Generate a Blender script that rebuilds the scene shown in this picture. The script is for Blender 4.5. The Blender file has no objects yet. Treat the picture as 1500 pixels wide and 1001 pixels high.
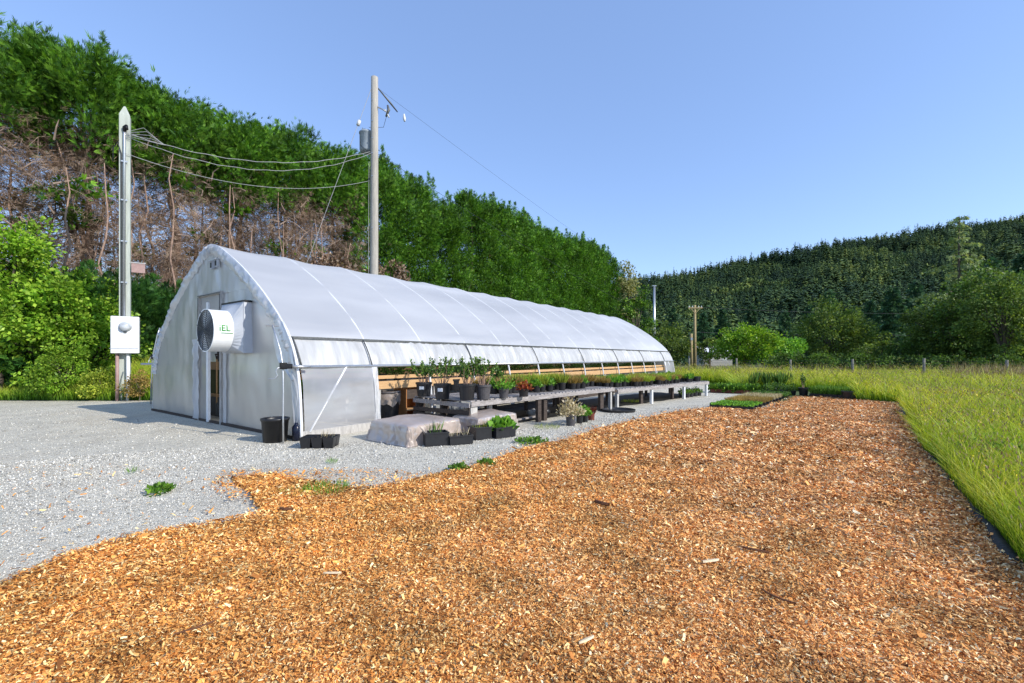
import bpy, math, random
import numpy as np
from mathutils import Vector, Matrix, noise as mn

rng = np.random.default_rng(11)
random.seed(11)
SC = bpy.context.scene
COL = SC.collection
F_PX, H_CAM, HOR = 660.0, 1.65, 525.0      # measured from the photograph


def at(px, py, z=0.0):
    """world point at height z that the photograph shows at this place (used to measure the yard)"""
    Y = F_PX * (H_CAM - z) / (py - HOR)
    return ((px - 750) / F_PX * Y, Y)


def dep(px, py, Y):
    return ((px - 750) / F_PX * Y, Y, H_CAM - (py - HOR) / F_PX * Y)


# ------------------------------------------------------------------ mesh helpers
def mesh_np(name, V, F, mat, parent=None, attr=None, smooth=False, recenter=True):
    V = np.asarray(V, dtype=np.float32)
    F = np.asarray(F, dtype=np.int32)
    off = None
    if parent is None and recenter:
        off = np.array([(V[:, 0].min() + V[:, 0].max()) / 2, (V[:, 1].min() + V[:, 1].max()) / 2, V[:, 2].min()], dtype=np.float32)
        V = V - off
    me = bpy.data.meshes.new(name)
    me.vertices.add(len(V))
    me.vertices.foreach_set('co', V.ravel())
    k = F.shape[1]
    me.loops.add(F.size)
    me.loops.foreach_set('vertex_index', F.ravel())
    me.polygons.add(len(F))
    me.polygons.foreach_set('loop_start', np.arange(0, F.size, k, dtype=np.int32))
    if smooth:
        me.polygons.foreach_set('use_smooth', np.ones(len(F), dtype=bool))
    if attr:
        for an, vals in attr.items():
            a = me.attributes.new(an, 'FLOAT', 'POINT')
            a.data.foreach_set('value', np.asarray(vals, dtype=np.float32))
    me.update(calc_edges=True)
    me.materials.append(mat)
    o = bpy.data.objects.new(name, me)
    COL.objects.link(o)
    if off is not None:
        o.location = [float(q) for q in off]
    if parent is not None:
        o.parent = parent
    return o


class MB:
    def __init__(s):
        s.v, s.f = [], []

    def add(s, vs, fs):
        n = len(s.v)
        s.v.extend([tuple(float(c) for c in p) for p in vs])
        s.f.extend([tuple(i + n for i in q) for q in fs])
        return s

    def box(s, c, d, rz=0.0, M=None):
        x, y, z = d[0] / 2, d[1] / 2, d[2] / 2
        P = [(-x, -y, -z), (x, -y, -z), (x, y, -z), (-x, y, -z), (-x, -y, z), (x, -y, z), (x, y, z), (-x, y, z)]
        R = Matrix.Rotation(rz, 4, 'Z') if M is None else M
        C = Vector(c)
        return s.add([R @ Vector(p) + C for p in P],
                     [(0, 3, 2, 1), (4, 5, 6, 7), (0, 1, 5, 4), (1, 2, 6, 5), (2, 3, 7, 6), (3, 0, 4, 7)])

    def bar(s, p, q, w, h):
        """beam from p to q, w wide and h high"""
        p, q = Vector(p), Vector(q)
        d = q - p
        L = d.length
        d.normalize()
        up = Vector((0, 0, 1)) if abs(d.z) < .95 else Vector((0, 1, 0))
        sd = d.cross(up).normalized()
        up = sd.cross(d)
        M = Matrix((d, sd, up)).transposed().to_4x4()
        return s.box((p + q) / 2, (L, w, h), M=M)

    def tube(s, path, r, n=8, cap=True):
        P = [Vector(p) for p in path]
        R = r if hasattr(r, '__len__') else [r] * len(P)
        vs, fs = [], []
        ref = None
        for i, p in enumerate(P):
            d = (P[min(i + 1, len(P) - 1)] - P[max(i - 1, 0)])
            if d.length < 1e-9:
                d = Vector((0, 0, 1))
            d.normalize()
            if ref is None:
                ref = d.orthogonal().normalized()
            a = (ref - d * ref.dot(d))
            a = a.normalized() if a.length > 1e-6 else d.orthogonal().normalized()
            ref = a
            b = d.cross(a)
            for k in range(n):
                t = 2 * math.pi * k / n
                vs.append(p + (a * math.cos(t) + b * math.sin(t)) * R[i])
        for i in range(len(P) - 1):
            for k in range(n):
                k2 = (k + 1) % n
                fs.append((i * n + k, i * n + k2, (i + 1) * n + k2, (i + 1) * n + k))
        if cap:
            fs.append(tuple(reversed(range(n))))
            fs.append(tuple((len(P) - 1) * n + k for k in range(n)))
        return s.add(vs, fs)

    def lathe(s, prof, n=20, c=(0, 0, 0), M=None):
        vs, fs = [], []
        C = Vector(c)
        R = M if M is not None else Matrix.Identity(4)
        for r, z in prof:
            for k in range(n):
                t = 2 * math.pi * k / n
                vs.append(R @ Vector((r * math.cos(t), r * math.sin(t), z)) + C)
        for i in range(len(prof) - 1):
            for k in range(n):
                k2 = (k + 1) % n
                fs.append((i * n + k, i * n + k2, (i + 1) * n + k2, (i + 1) * n + k))
        return s.add(vs, fs)

    def sheet(s, rows, closed=False):
        """rows: list of equal-length point rows"""
        m = len(rows[0])
        vs = [p for r in rows for p in r]
        fs = [(i * m + j, i * m + j + 1, (i + 1) * m + j + 1, (i + 1) * m + j) for i in range(len(rows) - 1) for j in range(m - 1)]
        return s.add(vs, fs)

    def build(s, name, mat, parent=None, smooth=False, bevel=0.0, recenter=True, solid=0.0):
        me = bpy.data.meshes.new(name)
        V = s.v
        off = None
        if parent is None and recenter and V:
            xs, ys, zs = zip(*V)
            off = ((min(xs) + max(xs)) / 2, (min(ys) + max(ys)) / 2, min(zs))
            V = [(x - off[0], y - off[1], z - off[2]) for x, y, z in V]
        me.from_pydata(V, [], s.f)
        if smooth:
            me.polygons.foreach_set('use_smooth', [True] * len(me.polygons))
        me.update()
        me.materials.append(mat)
        o = bpy.data.objects.new(name, me)
        COL.objects.link(o)
        if off:
            o.location = off
        if parent is not None:
            o.parent = parent
        if solid:
            m = o.modifiers.new('thickness', 'SOLIDIFY')
            m.thickness = solid
        if bevel:
            m = o.modifiers.new('edge', 'BEVEL')
            m.width = bevel
            m.segments = 2
            m.limit_method = 'ANGLE'
        return o


def tag(o, label=None, cat=None, group=None, kind=None):
    if label: o['label'] = label
    if cat: o['category'] = cat
    if group: o['group'] = group
    if kind: o['kind'] = kind
    return o


def thing(name, label, cat, loc=(0, 0, 0), rz=0.0, group=None):
    o = bpy.data.objects.new(name, None)
    o.empty_display_size = .2
    COL.objects.link(o)
    o.location = loc
    o.rotation_euler = (0, 0, rz)
    return tag(o, label, cat, group)


def kids(o):
    return [c for c in bpy.data.objects if c.parent == o]


def dup(root, loc=None, rz=None, label=None, group=None, scale=None, ch=None):
    r = root.copy()
    COL.objects.link(r)
    if loc is not None: r.location = loc
    if rz is not None: r.rotation_euler = (0, 0, rz)
    if label: r['label'] = label
    if group: r['group'] = group
    if scale is not None: r.scale = scale if hasattr(scale, '__len__') else (scale,) * 3
    for c in (ch if ch is not None else kids(root)):
        d = c.copy()
        COL.objects.link(d)
        d.parent = r
    return r


# ------------------------------------------------------------------ materials
def newmat(name):
    m = bpy.data.materials.new(name)
    m.use_nodes = True
    t = m.node_tree
    t.nodes.clear()
    out = t.nodes.new('ShaderNodeOutputMaterial')
    return m, t, out


def nd(t, typ, **kw):
    n = t.nodes.new('ShaderNode' + typ)
    for k, v in kw.items():
        if k[0] == '_':
            setattr(n, k[1:], v)
        else:
            k = k.replace('_', ' ')
            s = n.inputs[k]
            if hasattr(v, 'is_output'):
                t.links.new(v, s)
            else:
                if isinstance(v, tuple) and len(v) == 3 and s.type == 'RGBA':
                    v = (*v, 1)
                s.default_value = v
    return n


def ramp(t, fac, stops, interp='LINEAR'):
    r = t.nodes.new('ShaderNodeValToRGB')
    r.color_ramp.interpolation = interp
    e = r.color_ramp.elements
    while len(e) < len(stops):
        e.new(0.5)
    for k, (p, c) in enumerate(stops):
        e[k].position = p
        e[k].color = (*c, 1)
    t.links.new(fac, r.inputs[0])
    return r.outputs[0]


def mixc(t, fac, a, b, mode='MIX'):
    m = t.nodes.new('ShaderNodeMix')
    m.data_type = 'RGBA'
    m.blend_type = mode
    for s, v in ((m.inputs[0], fac), (m.inputs[6], a), (m.inputs[7], b)):
        if hasattr(v, 'is_output'):
            t.links.new(v, s)
        elif isinstance(v, tuple):
            s.default_value = (*v, 1)
        else:
            s.default_value = v
    return m.outputs[2]


def coords(t, stretch=(1, 1, 1), kind='Object'):
    tc = t.nodes.new('ShaderNodeTexCoord')
    mp = nd(t, 'Mapping', Scale=stretch)
    t.links.new(tc.outputs[kind], mp.inputs[0])
    return mp.outputs[0]


def basic(name, c1, c2=None, scale=6, rough=.7, bump=.25, bscale=40, metal=0.0, stretch=(1, 1, 1), spec=.3, grime=0.0):
    m, t, out = newmat(name)
    co = coords(t, stretch)
    n1 = nd(t, 'TexNoise', Vector=co, Scale=scale, Detail=6.0, Roughness=.65)
    c2 = c2 or tuple(x * .7 for x in c1)
    col = ramp(t, n1.outputs[0], [(.3, c2), (.7, c1)])
    if grime:
        n3 = nd(t, 'TexNoise', Vector=co, Scale=scale * .35, Detail=8.0, Roughness=.7)
        g = ramp(t, n3.outputs[0], [(.45, (0, 0, 0)), (.75, (grime,) * 3)])
        col = mixc(t, g, col, tuple(x * .35 for x in c2))
    n2 = nd(t, 'TexNoise', Vector=co, Scale=bscale, Detail=4.0)
    b = nd(t, 'Bump', Strength=bump, Distance=.02, Height=n2.outputs[0])
    p = nd(t, 'BsdfPrincipled', Base_Color=col, Roughness=rough, Metallic=metal, Normal=b.outputs[0])
    p.inputs['Specular IOR Level'].default_value = spec
    t.links.new(p.outputs[0], out.inputs[0])
    return m


def leafmat(name, stops, transl=.3, rough=.55, per_obj=.15, bright=1.0, clump=.5):
    m, t, out = newmat(name)
    g = nd(t, 'NewGeometry')
    col = ramp(t, g.outputs['Random Per Island'], [(p, tuple(x * bright for x in c)) for p, c in stops])
    co = coords(t)
    n1 = nd(t, 'TexNoise', Vector=co, Scale=.9, Detail=3.0)
    k = ramp(t, n1.outputs[0], [(.35, (1 - clump,) * 3), (.62, (1.1,) * 3)])
    col = mixc(t, 1.0, col, k, 'MULTIPLY')
    oi = nd(t, 'ObjectInfo')
    hv = nd(t, 'MapRange', Value=oi.outputs['Random'])
    hv.inputs[3].default_value = 1 - per_obj
    hv.inputs[4].default_value = 1 + per_obj
    hs = nd(t, 'HueSaturation', Color=col, Value=hv.outputs[0])
    p = nd(t, 'BsdfPrincipled', Base_Color=hs.outputs[0], Roughness=rough)
    p.inputs['Specular IOR Level'].default_value = .25
    tr = nd(t, 'BsdfTranslucent', Color=mixc(t, 1.0, hs.outputs[0], (1.25, 1.2, .5), 'MULTIPLY'))
    mx = nd(t, 'MixShader', Fac=transl)
    t.links.new(p.outputs[0], mx.inputs[1])
    t.links.new(tr.outputs[0], mx.inputs[2])
    t.links.new(mx.outputs[0], out.inputs[0])
    return m


def mul7(t, s):
    m = t.nodes.new('ShaderNodeMath'); m.operation = 'MULTIPLY'
    t.links.new(s, m.inputs[0]); m.inputs[1].default_value = 7.31
    return m.outputs[0]


def grassmat(name, root, mid, tip, tip2):
    m, t, out = newmat(name)
    a = nd(t, 'Attribute', _attribute_name='t')
    g = nd(t, 'NewGeometry')
    col = ramp(t, a.outputs['Fac'], [(0, root), (.45, mid), (1, tip)])
    col2 = ramp(t, a.outputs['Fac'], [(0, root), (.5, mid), (1, tip2)])
    f = ramp(t, g.outputs['Random Per Island'], [(.45, (0, 0, 0)), (.8, (1, 1, 1))])
    co = coords(t)
    n1 = nd(t, 'TexNoise', Vector=co, Scale=.35, Detail=4.0)
    big = ramp(t, n1.outputs[0], [(.35, (.7, .82, .75)), (.65, (1.25, 1.1, .95))])
    big = mixc(t, 1.0, big, ramp(t, nd(t, 'Math', _operation='FRACT', Value=mul7(t, g.outputs['Random Per Island'])).outputs[0], [(0, (.45, .5, .5)), (.5, (.95,) * 3), (1, (1.3, 1.25, 1.2))]), 'MULTIPLY')
    col = mixc(t, 1.0, mixc(t, f, col, col2), big, 'MULTIPLY')
    p = nd(t, 'BsdfPrincipled', Base_Color=col, Roughness=.55)
    p.inputs['Specular IOR Level'].default_value = .25
    tr = nd(t, 'BsdfTranslucent', Color=mixc(t, 1.0, col, (1.25, 1.2, .5), 'MULTIPLY'))
    mx = nd(t, 'MixShader', Fac=.35)
    t.links.new(p.outputs[0], mx.inputs[1])
    t.links.new(tr.outputs[0], mx.inputs[2])
    t.links.new(mx.outputs[0], out.inputs[0])
    return m


def filmmat(name, col=(.78, .79, .81), transp=.1, transl=.35, wr=.3, wscale=3.0, stretch=(1, 1, 1), rough=.3, gloss=.12, streak=0.0):
    """milky polythene: part diffuse, part translucent, a little clear, with a soft sheen"""
    m, t, out = newmat(name)
    co = coords(t, stretch)
    n1 = nd(t, 'TexNoise', Vector=co, Scale=wscale, Detail=5.0, Distortion=.6)
    n2 = nd(t, 'TexNoise', Vector=co, Scale=wscale * .3, Detail=3.0)
    b = nd(t, 'Bump', Strength=wr, Distance=.05, Height=n1.outputs[0])
    c = ramp(t, n2.outputs[0], [(.32, tuple(x * .74 for x in col)), (.68, col)])
    d = nd(t, 'BsdfDiffuse', Color=c, Normal=b.outputs[0])
    tl = nd(t, 'BsdfTranslucent', Color=col, Normal=b.outputs[0])
    tp = nd(t, 'BsdfTransparent')
    gl = nd(t, 'BsdfGlossy', Roughness=rough, Normal=b.outputs[0])
    m1 = nd(t, 'MixShader', Fac=transl)
    t.links.new(d.outputs[0], m1.inputs[1]); t.links.new(tl.outputs[0], m1.inputs[2])
    tv = ramp(t, n2.outputs[0], [(.3, (transp * 1.5,) * 3), (.7, (transp * .6,) * 3)])
    m2 = nd(t, 'MixShader', Fac=tv)
    t.links.new(m1.outputs[0], m2.inputs[1]); t.links.new(tp.outputs[0], m2.inputs[2])
    fr = nd(t, 'Fresnel', IOR=1.4)
    fm = nd(t, 'Math', _operation='MULTIPLY_ADD')
    t.links.new(fr.outputs[0], fm.inputs[0]); fm.inputs[1].default_value = .3; fm.inputs[2].default_value = gloss * .5
    m3 = nd(t, 'MixShader', Fac=fm.outputs[0])
    t.links.new(m2.outputs[0], m3.inputs[1]); t.links.new(gl.outputs[0], m3.inputs[2])
    t.links.new(m3.outputs[0], out.inputs[0])
    return m


MT = dict(
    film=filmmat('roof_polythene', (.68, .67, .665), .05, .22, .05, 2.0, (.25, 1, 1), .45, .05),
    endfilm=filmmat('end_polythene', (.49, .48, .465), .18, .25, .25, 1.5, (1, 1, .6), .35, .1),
    curtain=filmmat('curtain_polythene', (.84, .845, .86), .08, .4, .2, 7, (3, 1, .4), .4, .06),
    clear=filmmat('clear_polythene', (.6, .6, .62), .34, .2, .15, 3, (.4, 1, 1.5), .2, .12),
    wrap=filmmat('wrap_polythene', (.6, .49, .42), .2, .22, .3, 6, (1, 1, 1), .38, .08),
    ring_grey=basic('ring_grey', (.07, .075, .085), (.05, .055, .06), 20, .5, .05),
    skirt=basic('grey_skirt_cloth', (.34, .35, .36), (.2, .21, .22), 1.5, .8, .3, 12, grime=.5),
    soil_shadow=basic('soil_shadow_sheet', (.03, .03, .028), (.012, .012, .011), 3, .8, .5, 20, grime=.6),  # near-black colour for dark soil plus the shadow beneath the benches
    hoop=basic('hoop_under_film', (.68, .69, .71), (.6, .61, .63), 20, .5, .05),
    galv=basic('galvanised_steel', (.55, .56, .57), (.42, .43, .45), 20, .35, .1, 80, .75),
    white_tube=basic('white_tube', (.85, .85, .86), (.72, .72, .74), 20, .4, .05),
    dark_metal=basic('dark_channel', (.16, .17, .17), (.08, .08, .08), 20, .5, .1, 60, .4),
    white_paint=basic('white_paint', (.8, .81, .82), (.7, .71, .73), 9, .45, .05, 50, grime=.25),
    fan_white=basic('white_enamel', (.84, .85, .86), (.78, .79, .8), 5, .35, .03),
    fan_grey=basic('grey_enamel', (.5, .52, .56), (.43, .45, .49), 5, .5, .03),
    green_ink=basic('green_ink', (.03, .26, .02), (.025, .22, .015), 5, .5, 0),
    black=basic('black_rubber', (.012, .012, .013), (.006, .006, .007), 30, .5, .1),
    pot=basic('black_plastic_pot', (.022, .022, .025), (.012, .012, .014), 14, .38, .08, 30, spec=.5, grime=.3),
    pot_grey=basic('grey_plastic_pot', (.1, .095, .1), (.06, .055, .06), 14, .5, .08, grime=.3),
    pot_pale=basic('pale_plastic_pot', (.5, .5, .5), (.3, .3, .3), 12, .5, .08, grime=.4),
    pot_red=basic('terracotta_pot', (.2, .06, .035), (.12, .03, .02), 12, .7, .1),
    soil=basic('potting_soil', (.03, .02, .014), (.01, .007, .005), 40, .95, .8, 60),
    old_wood=basic('weathered_wood', (.48, .44, .425), (.24, .215, .2), 7, .85, .6, 30, stretch=(1, 6, 6), grime=.5),
    dark_wood=basic('dark_weathered_wood', (.11, .085, .07), (.04, .03, .026), 7, .85, .6, 30, stretch=(1, 6, 6)),
    new_wood=basic('fresh_lumber', (.62, .4, .2), (.48, .28, .13), 5, .7, .3, 30, stretch=(1, 8, 8)),
    ply=basic('orange_plywood', (.42, .19, .07), (.3, .12, .04), 5, .65, .2, 30, stretch=(1, 1, 4)),
    pale_wood=basic('whitewashed_wood', (.55, .53, .5), (.36, .34, .32), 7, .8, .4, 30, stretch=(4, 4, 1), grime=.4),
    pole=basic('weathered_pole', (.5, .46, .4), (.32, .295, .26), 4, .85, .5, 26, stretch=(6, 6, .4), grime=.35),
    fence_wood=basic('fence_wood', (.26, .24, .21), (.15, .14, .12), 4, .9, .5),
    pole_green=basic('treated_square_post', (.52, .55, .49), (.38, .41, .36), 4, .8, .3, 26, stretch=(6, 6, .5), grime=.3),
    pole_tan=basic('tan_pole', (.42, .33, .17), (.3, .22, .11), 4, .85, .4),
    steel_grey=basic('transformer_grey', (.35, .4, .45), (.28, .32, .37), 5, .45, .05),
    wire=basic('aluminium_wire', (.42, .42, .42), (.3, .3, .3), 5, .5, 0),
    wire_dark=basic('dark_wire', (.05, .05, .055), (.03, .03, .035), 5, .6, 0),
    porcelain=basic('porcelain', (.75, .75, .74), (.6, .6, .6), 5, .25, 0),
    glass=basic('meter_glass', (.6, .62, .64), (.3, .32, .33), 5, .08, 0, spec=.8),
    sign_pink=basic('faded_sign', (.4, .27, .245), (.3, .19, .17), 12, .6, .05),
    bark=basic('cypress_bark', (.46, .31, .235), (.2, .13, .1), 5, .9, .9, 18, stretch=(4, 4, .5)),
    bark_grey=basic('grey_bark', (.16, .13, .1), (.07, .055, .045), 5, .9, .8, 18, stretch=(4, 4, .5)),
    twig=basic('dead_twigs', (.4, .3, .24), (.2, .14, .11), 1.2, .9, .2),
    fabric=basic('weed_barrier', (.016, .014, .013), (.008, .007, .006), 8, .6, .5, 20),
    chip_pale=basic('pale_splinter', (.8, .66, .46), (.62, .48, .3), 12, .75, .3, stretch=(1, 6, 6)),
    chip_dark=basic('bark_strip', (.2, .085, .04), (.1, .04, .02), 12, .85, .5, stretch=(1, 6, 6)),
    white_label=basic('white_label', (.85, .85, .85), (.8, .8, .8), 5, .5, 0),
    # foliage
    cyp=leafmat('cypress_green', [(0, (.016, .05, .007)), (.5, (.05, .125, .013)), (1, (.12, .23, .022))], .25, .5, .12, 2.10, .55),
    cyp_dark=leafmat('cypress_dark', [(0, (.01, .04, .01)), (.6, (.028, .085, .016)), (1, (.06, .14, .022))], .25, .5, .12, 1.80, .5),
    cyp_dead=leafmat('cypress_dead', [(0, (.13, .08, .055)), (.6, (.33, .22, .155)), (1, (.52, .4, .3))], .15, .8, .12, 1.10, .5),
    lime=leafmat('lime_leaf', [(0, (.07, .16, .012)), (.5, (.15, .28, .022)), (1, (.3, .42, .05))], .35, .42, .1, 1.60, .45),
    mid=leafmat('mid_leaf', [(0, (.03, .08, .012)), (.5, (.075, .16, .02)), (1, (.16, .27, .035))], .3, .45, .15, 1.80, .45),
    olive=leafmat('olive_leaf', [(0, (.035, .065, .014)), (.5, (.085, .125, .025)), (1, (.13, .18, .035))], .3, .6, .15, 2.00, .45),
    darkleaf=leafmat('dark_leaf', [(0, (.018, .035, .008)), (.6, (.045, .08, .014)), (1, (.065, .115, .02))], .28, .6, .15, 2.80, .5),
    fir=leafmat('fir_needles', [(0, (.012, .03, .014)), (.6, (.025, .06, .024)), (1, (.05, .1, .035))], .15, .6, .25, 2.30, .3),
    fir_pale=leafmat('pale_fir_needles', [(0, (.05, .075, .03)), (.6, (.11, .14, .055)), (1, (.2, .22, .1))], .25, .6, .15, 2.80, .3),
    cream=leafmat('cream_leaf', [(0, (.16, .2, .05)), (.5, (.36, .36, .14)), (1, (.6, .56, .3))], .3, .5, .1, 1.0, .2),
    straw=leafmat('straw_leaf', [(0, (.22, .17, .1)), (.5, (.46, .38, .24)), (1, (.66, .58, .42))], .25, .6, .1, 1.20, .2),
    shrub=leafmat('shrub_leaf', [(0, (.02, .05, .014)), (.6, (.06, .12, .025)), (1, (.15, .24, .04))], .25, .35, .15, 1.70, .3),
    fresh=leafmat('fresh_leaf', [(0, (.05, .13, .015)), (.5, (.11, .25, .03)), (1, (.2, .36, .05))], .35, .45, .15, 1.70, .3),
    sedge=leafmat('sedge_leaf', [(0, (.08, .13, .015)), (.5, (.2, .26, .03)), (1, (.36, .38, .06))], .35, .5, .15, 1.60, .2),
    rusty=leafmat('rusty_leaf', [(0, (.14, .1, .03)), (.5, (.28, .19, .06)), (1, (.42, .3, .1))], .3, .5, .15, 1.30, .2),
    redleaf=leafmat('red_leaf', [(0, (.16, .02, .012)), (.5, (.36, .06, .025)), (1, (.4, .22, .06))], .3, .45, .1, 1.0, .2),
    maroon=leafmat('maroon_leaf', [(0, (.07, .015, .01)), (.5, (.17, .035, .02)), (1, (.25, .07, .03))], .25, .5, .1, 1.0, .2),
    yellow=basic('yellow_petal', (.75, .55, .03), (.7, .48, .02), 5, .5, 0),
    seed=leafmat('seed_head', [(0, (.2, .14, .08)), (.5, (.34, .26, .14)), (1, (.5, .4, .24))], .25, .6, .1, 1.0, .1),
    meadow=grassmat('meadow_blades', (.035, .1, .008), (.26, .42, .02), (.6, .66, .06), (.8, .7, .22)),
    verge=grassmat('verge_blades', (.04, .12, .01), (.2, .38, .025), (.45, .6, .07), (.56, .6, .12)),
)


# ------------------------------------------------------------------ foliage arrays
def unit(a):
    return a / np.maximum(np.linalg.norm(a, axis=1, keepdims=True), 1e-9)


def perp(D, n):
    R = rng.normal(size=(n, 3))
    S = np.cross(D, R)
    return unit(S)


def fronds(C, D, L, k=5, spread=1.0, wid=.13):
    """flat sprays: k narrow leaflets fanned round the axis D, sharing one base vertex"""
    n = len(C)
    D = unit(D)
    S = perp(D, n)
    Nn = np.cross(D, S)
    V = np.empty((n, 1 + 3 * k, 3), dtype=np.float32)
    V[:, 0] = C
    F = np.empty((n, k, 4), dtype=np.int32)
    base = (np.arange(n) * (1 + 3 * k)).astype(np.int32)
    for j in range(k):
        a = (-spread + 2 * spread * j / max(k - 1, 1)) + rng.normal(size=n) * .12
        dd = D * np.cos(a)[:, None] + S * np.sin(a)[:, None] + Nn * (rng.normal(size=n) * .22)[:, None]
        ll = L * (1 - .38 * np.abs(a) / max(spread, .01)) * rng.uniform(.75, 1.15, n)
        w = np.cross(dd, Nn) * (wid * ll)[:, None]
        m = C + dd * (ll * .55)[:, None]
        V[:, 1 + 3 * j] = m + w
        V[:, 2 + 3 * j] = C + dd * ll[:, None]
        V[:, 3 + 3 * j] = m - w
        F[:, j] = base[:, None] + np.array([0, 1 + 3 * j, 2 + 3 * j, 3 + 3 * j])
    return V.reshape(-1, 3), F.reshape(-1, 4)


def leaves(C, D, L, wid=.32, curl=.12):
    n = len(C)
    D = unit(D)
    S = perp(D, n)
    Nn = np.cross(D, S)
    V = np.empty((n, 4, 3), dtype=np.float32)
    V[:, 0] = C
    m = C + D * (L * .5)[:, None] + Nn * (L * curl)[:, None]
    V[:, 1] = m + S * (L * wid)[:, None]
    V[:, 2] = C + D * L[:, None]
    V[:, 3] = m - S * (L * wid)[:, None]
    F = (np.arange(n) * 4)[:, None] + np.array([0, 1, 2, 3])
    return V.reshape(-1, 3), F


def blades(P, h, w, lean, attr_top=1.0):
    """grass blades rooted at P: 5 vertices, one quad and one triangle (as a degenerate quad-free pair)"""
    n = len(P)
    az = rng.uniform(0, 2 * np.pi, n)
    sd = np.stack([np.cos(az), np.sin(az), np.zeros(n)], 1)
    la = rng.uniform(0, 2 * np.pi, n)
    ld = np.stack([np.cos(la), np.sin(la), np.zeros(n)], 1) * (lean * h)[:, None]
    up = np.zeros((n, 3)); up[:, 2] = h
    V = np.empty((n, 6, 3), dtype=np.float32)
    V[:, 0] = P - sd * w[:, None]
    V[:, 1] = P + sd * w[:, None]
    mid = P + up * .55 + ld * .28
    V[:, 2] = mid + sd * (w * .8)[:, None]
    V[:, 3] = mid - sd * (w * .8)[:, None]
    tip = P + up * .97 + ld
    V[:, 4] = tip + sd * (w * .12)[:, None]
    V[:, 5] = tip - sd * (w * .12)[:, None]
    b = (np.arange(n) * 6)[:, None]
    F = np.concatenate([b + np.array([0, 1, 2, 3]), b + np.array([3, 2, 4, 5])], 0)
    t = np.tile(np.array([0, 0, .55, .55, 1, 1], dtype=np.float32), n)
    return V.reshape(-1, 3), F, t


def join(parts):
    Vs, Fs, o = [], [], 0
    for V, F in parts:
        Vs.append(V); Fs.append(F + o); o += len(V)
    return np.concatenate(Vs), np.concatenate(Fs)


def in_poly(P, poly):
    x, y = P[:, 0], P[:, 1]
    inside = np.zeros(len(P), bool)
    n = len(poly)
    j = n - 1
    for i in range(n):
        xi, yi = poly[i]; xj, yj = poly[j]
        c = ((yi > y) != (yj > y)) & (x < (xj - xi) * (y - yi) / (yj - yi + 1e-12) + xi)
        inside ^= c
        j = i
    return inside


def scatter(poly, n, box, fall=1.5, near=4.0):
    """points inside poly, denser towards the yard's near end"""
    out = []
    tot = 0
    while tot < n:
        P = np.stack([rng.uniform(box[0], box[1], n), rng.uniform(box[2], box[3], n)], 1)
        d = np.hypot(P[:, 0], P[:, 1])
        keep = rng.uniform(size=n) < np.minimum(1, near / np.maximum(d, .1)) ** fall
        P = P[keep]
        P = P[in_poly(P, poly)]
        if len(P) == 0: break
        out.append(P); tot += len(P)
    return np.concatenate(out)[:n]


def nz(x, y, s=1.0):
    return mn.noise(Vector((x * s, y * s, 3.7)))


# ------------------------------------------------------------------ frame of the greenhouse
P0 = Vector((-4.26, 9.075, 0))
DX, DY = .592, .806
RZ = math.atan2(DY, DX)


def gw(s, w, z=0.0):
    """greenhouse coordinates (along, across, up) to world"""
    return (P0.x + DX * s - DY * w, P0.y + DY * s + DX * w, z)


# ================================================================== THE SETTING
def jag(poly, amp=.12, step=.35, seed=0):
    out = []
    n = len(poly)
    for i in range(n):
        a, b = Vector((*poly[i], 0)), Vector((*poly[(i + 1) % n], 0))
        L = (b - a).length
        m = max(1, int(L / step)) if L < 40 else 1
        for k in range(m):
            p = a.lerp(b, k / m)
            if m > 1:
                p.x += amp * mn.noise(Vector((p.x * 1.3, p.y * 1.3, seed))) * 1.6
                p.y += amp * mn.noise(Vector((p.x * 1.3, p.y * 1.3, seed + 9))) * 1.6
            out.append((p.x, p.y))
    return out


def flat_poly(name, poly, z, mat):
    import bmesh
    bm = bmesh.new()
    vs = [bm.verts.new((x, y, z)) for x, y in poly]
    f = bm.faces.new(vs)
    if f.normal.z < 0: f.normal_flip()
    bmesh.ops.triangulate(bm, faces=[f])
    me = bpy.data.meshes.new(name)
    bm.to_mesh(me); bm.free()
    me.materials.append(mat)
    o = bpy.data.objects.new(name, me)
    COL.objects.link(o)
    return tag(o, kind='structure')


def soilmat():
    m, t, out = newmat('field_soil')
    co = coords(t)
    n1 = nd(t, 'TexNoise', Vector=co, Scale=.4, Detail=8.0, Roughness=.7)
    c = ramp(t, n1.outputs[0], [(.3, (.03, .05, .01)), (.55, (.07, .1, .018)), (.75, (.1, .11, .03))])
    n2 = nd(t, 'TexNoise', Vector=co, Scale=14, Detail=6.0)
    b = nd(t, 'Bump', Strength=.6, Distance=.05, Height=n2.outputs[0])
    p = nd(t, 'BsdfPrincipled', Base_Color=c, Roughness=.95, Normal=b.outputs[0])
    t.links.new(p.outputs[0], out.inputs[0])
    return m


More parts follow.
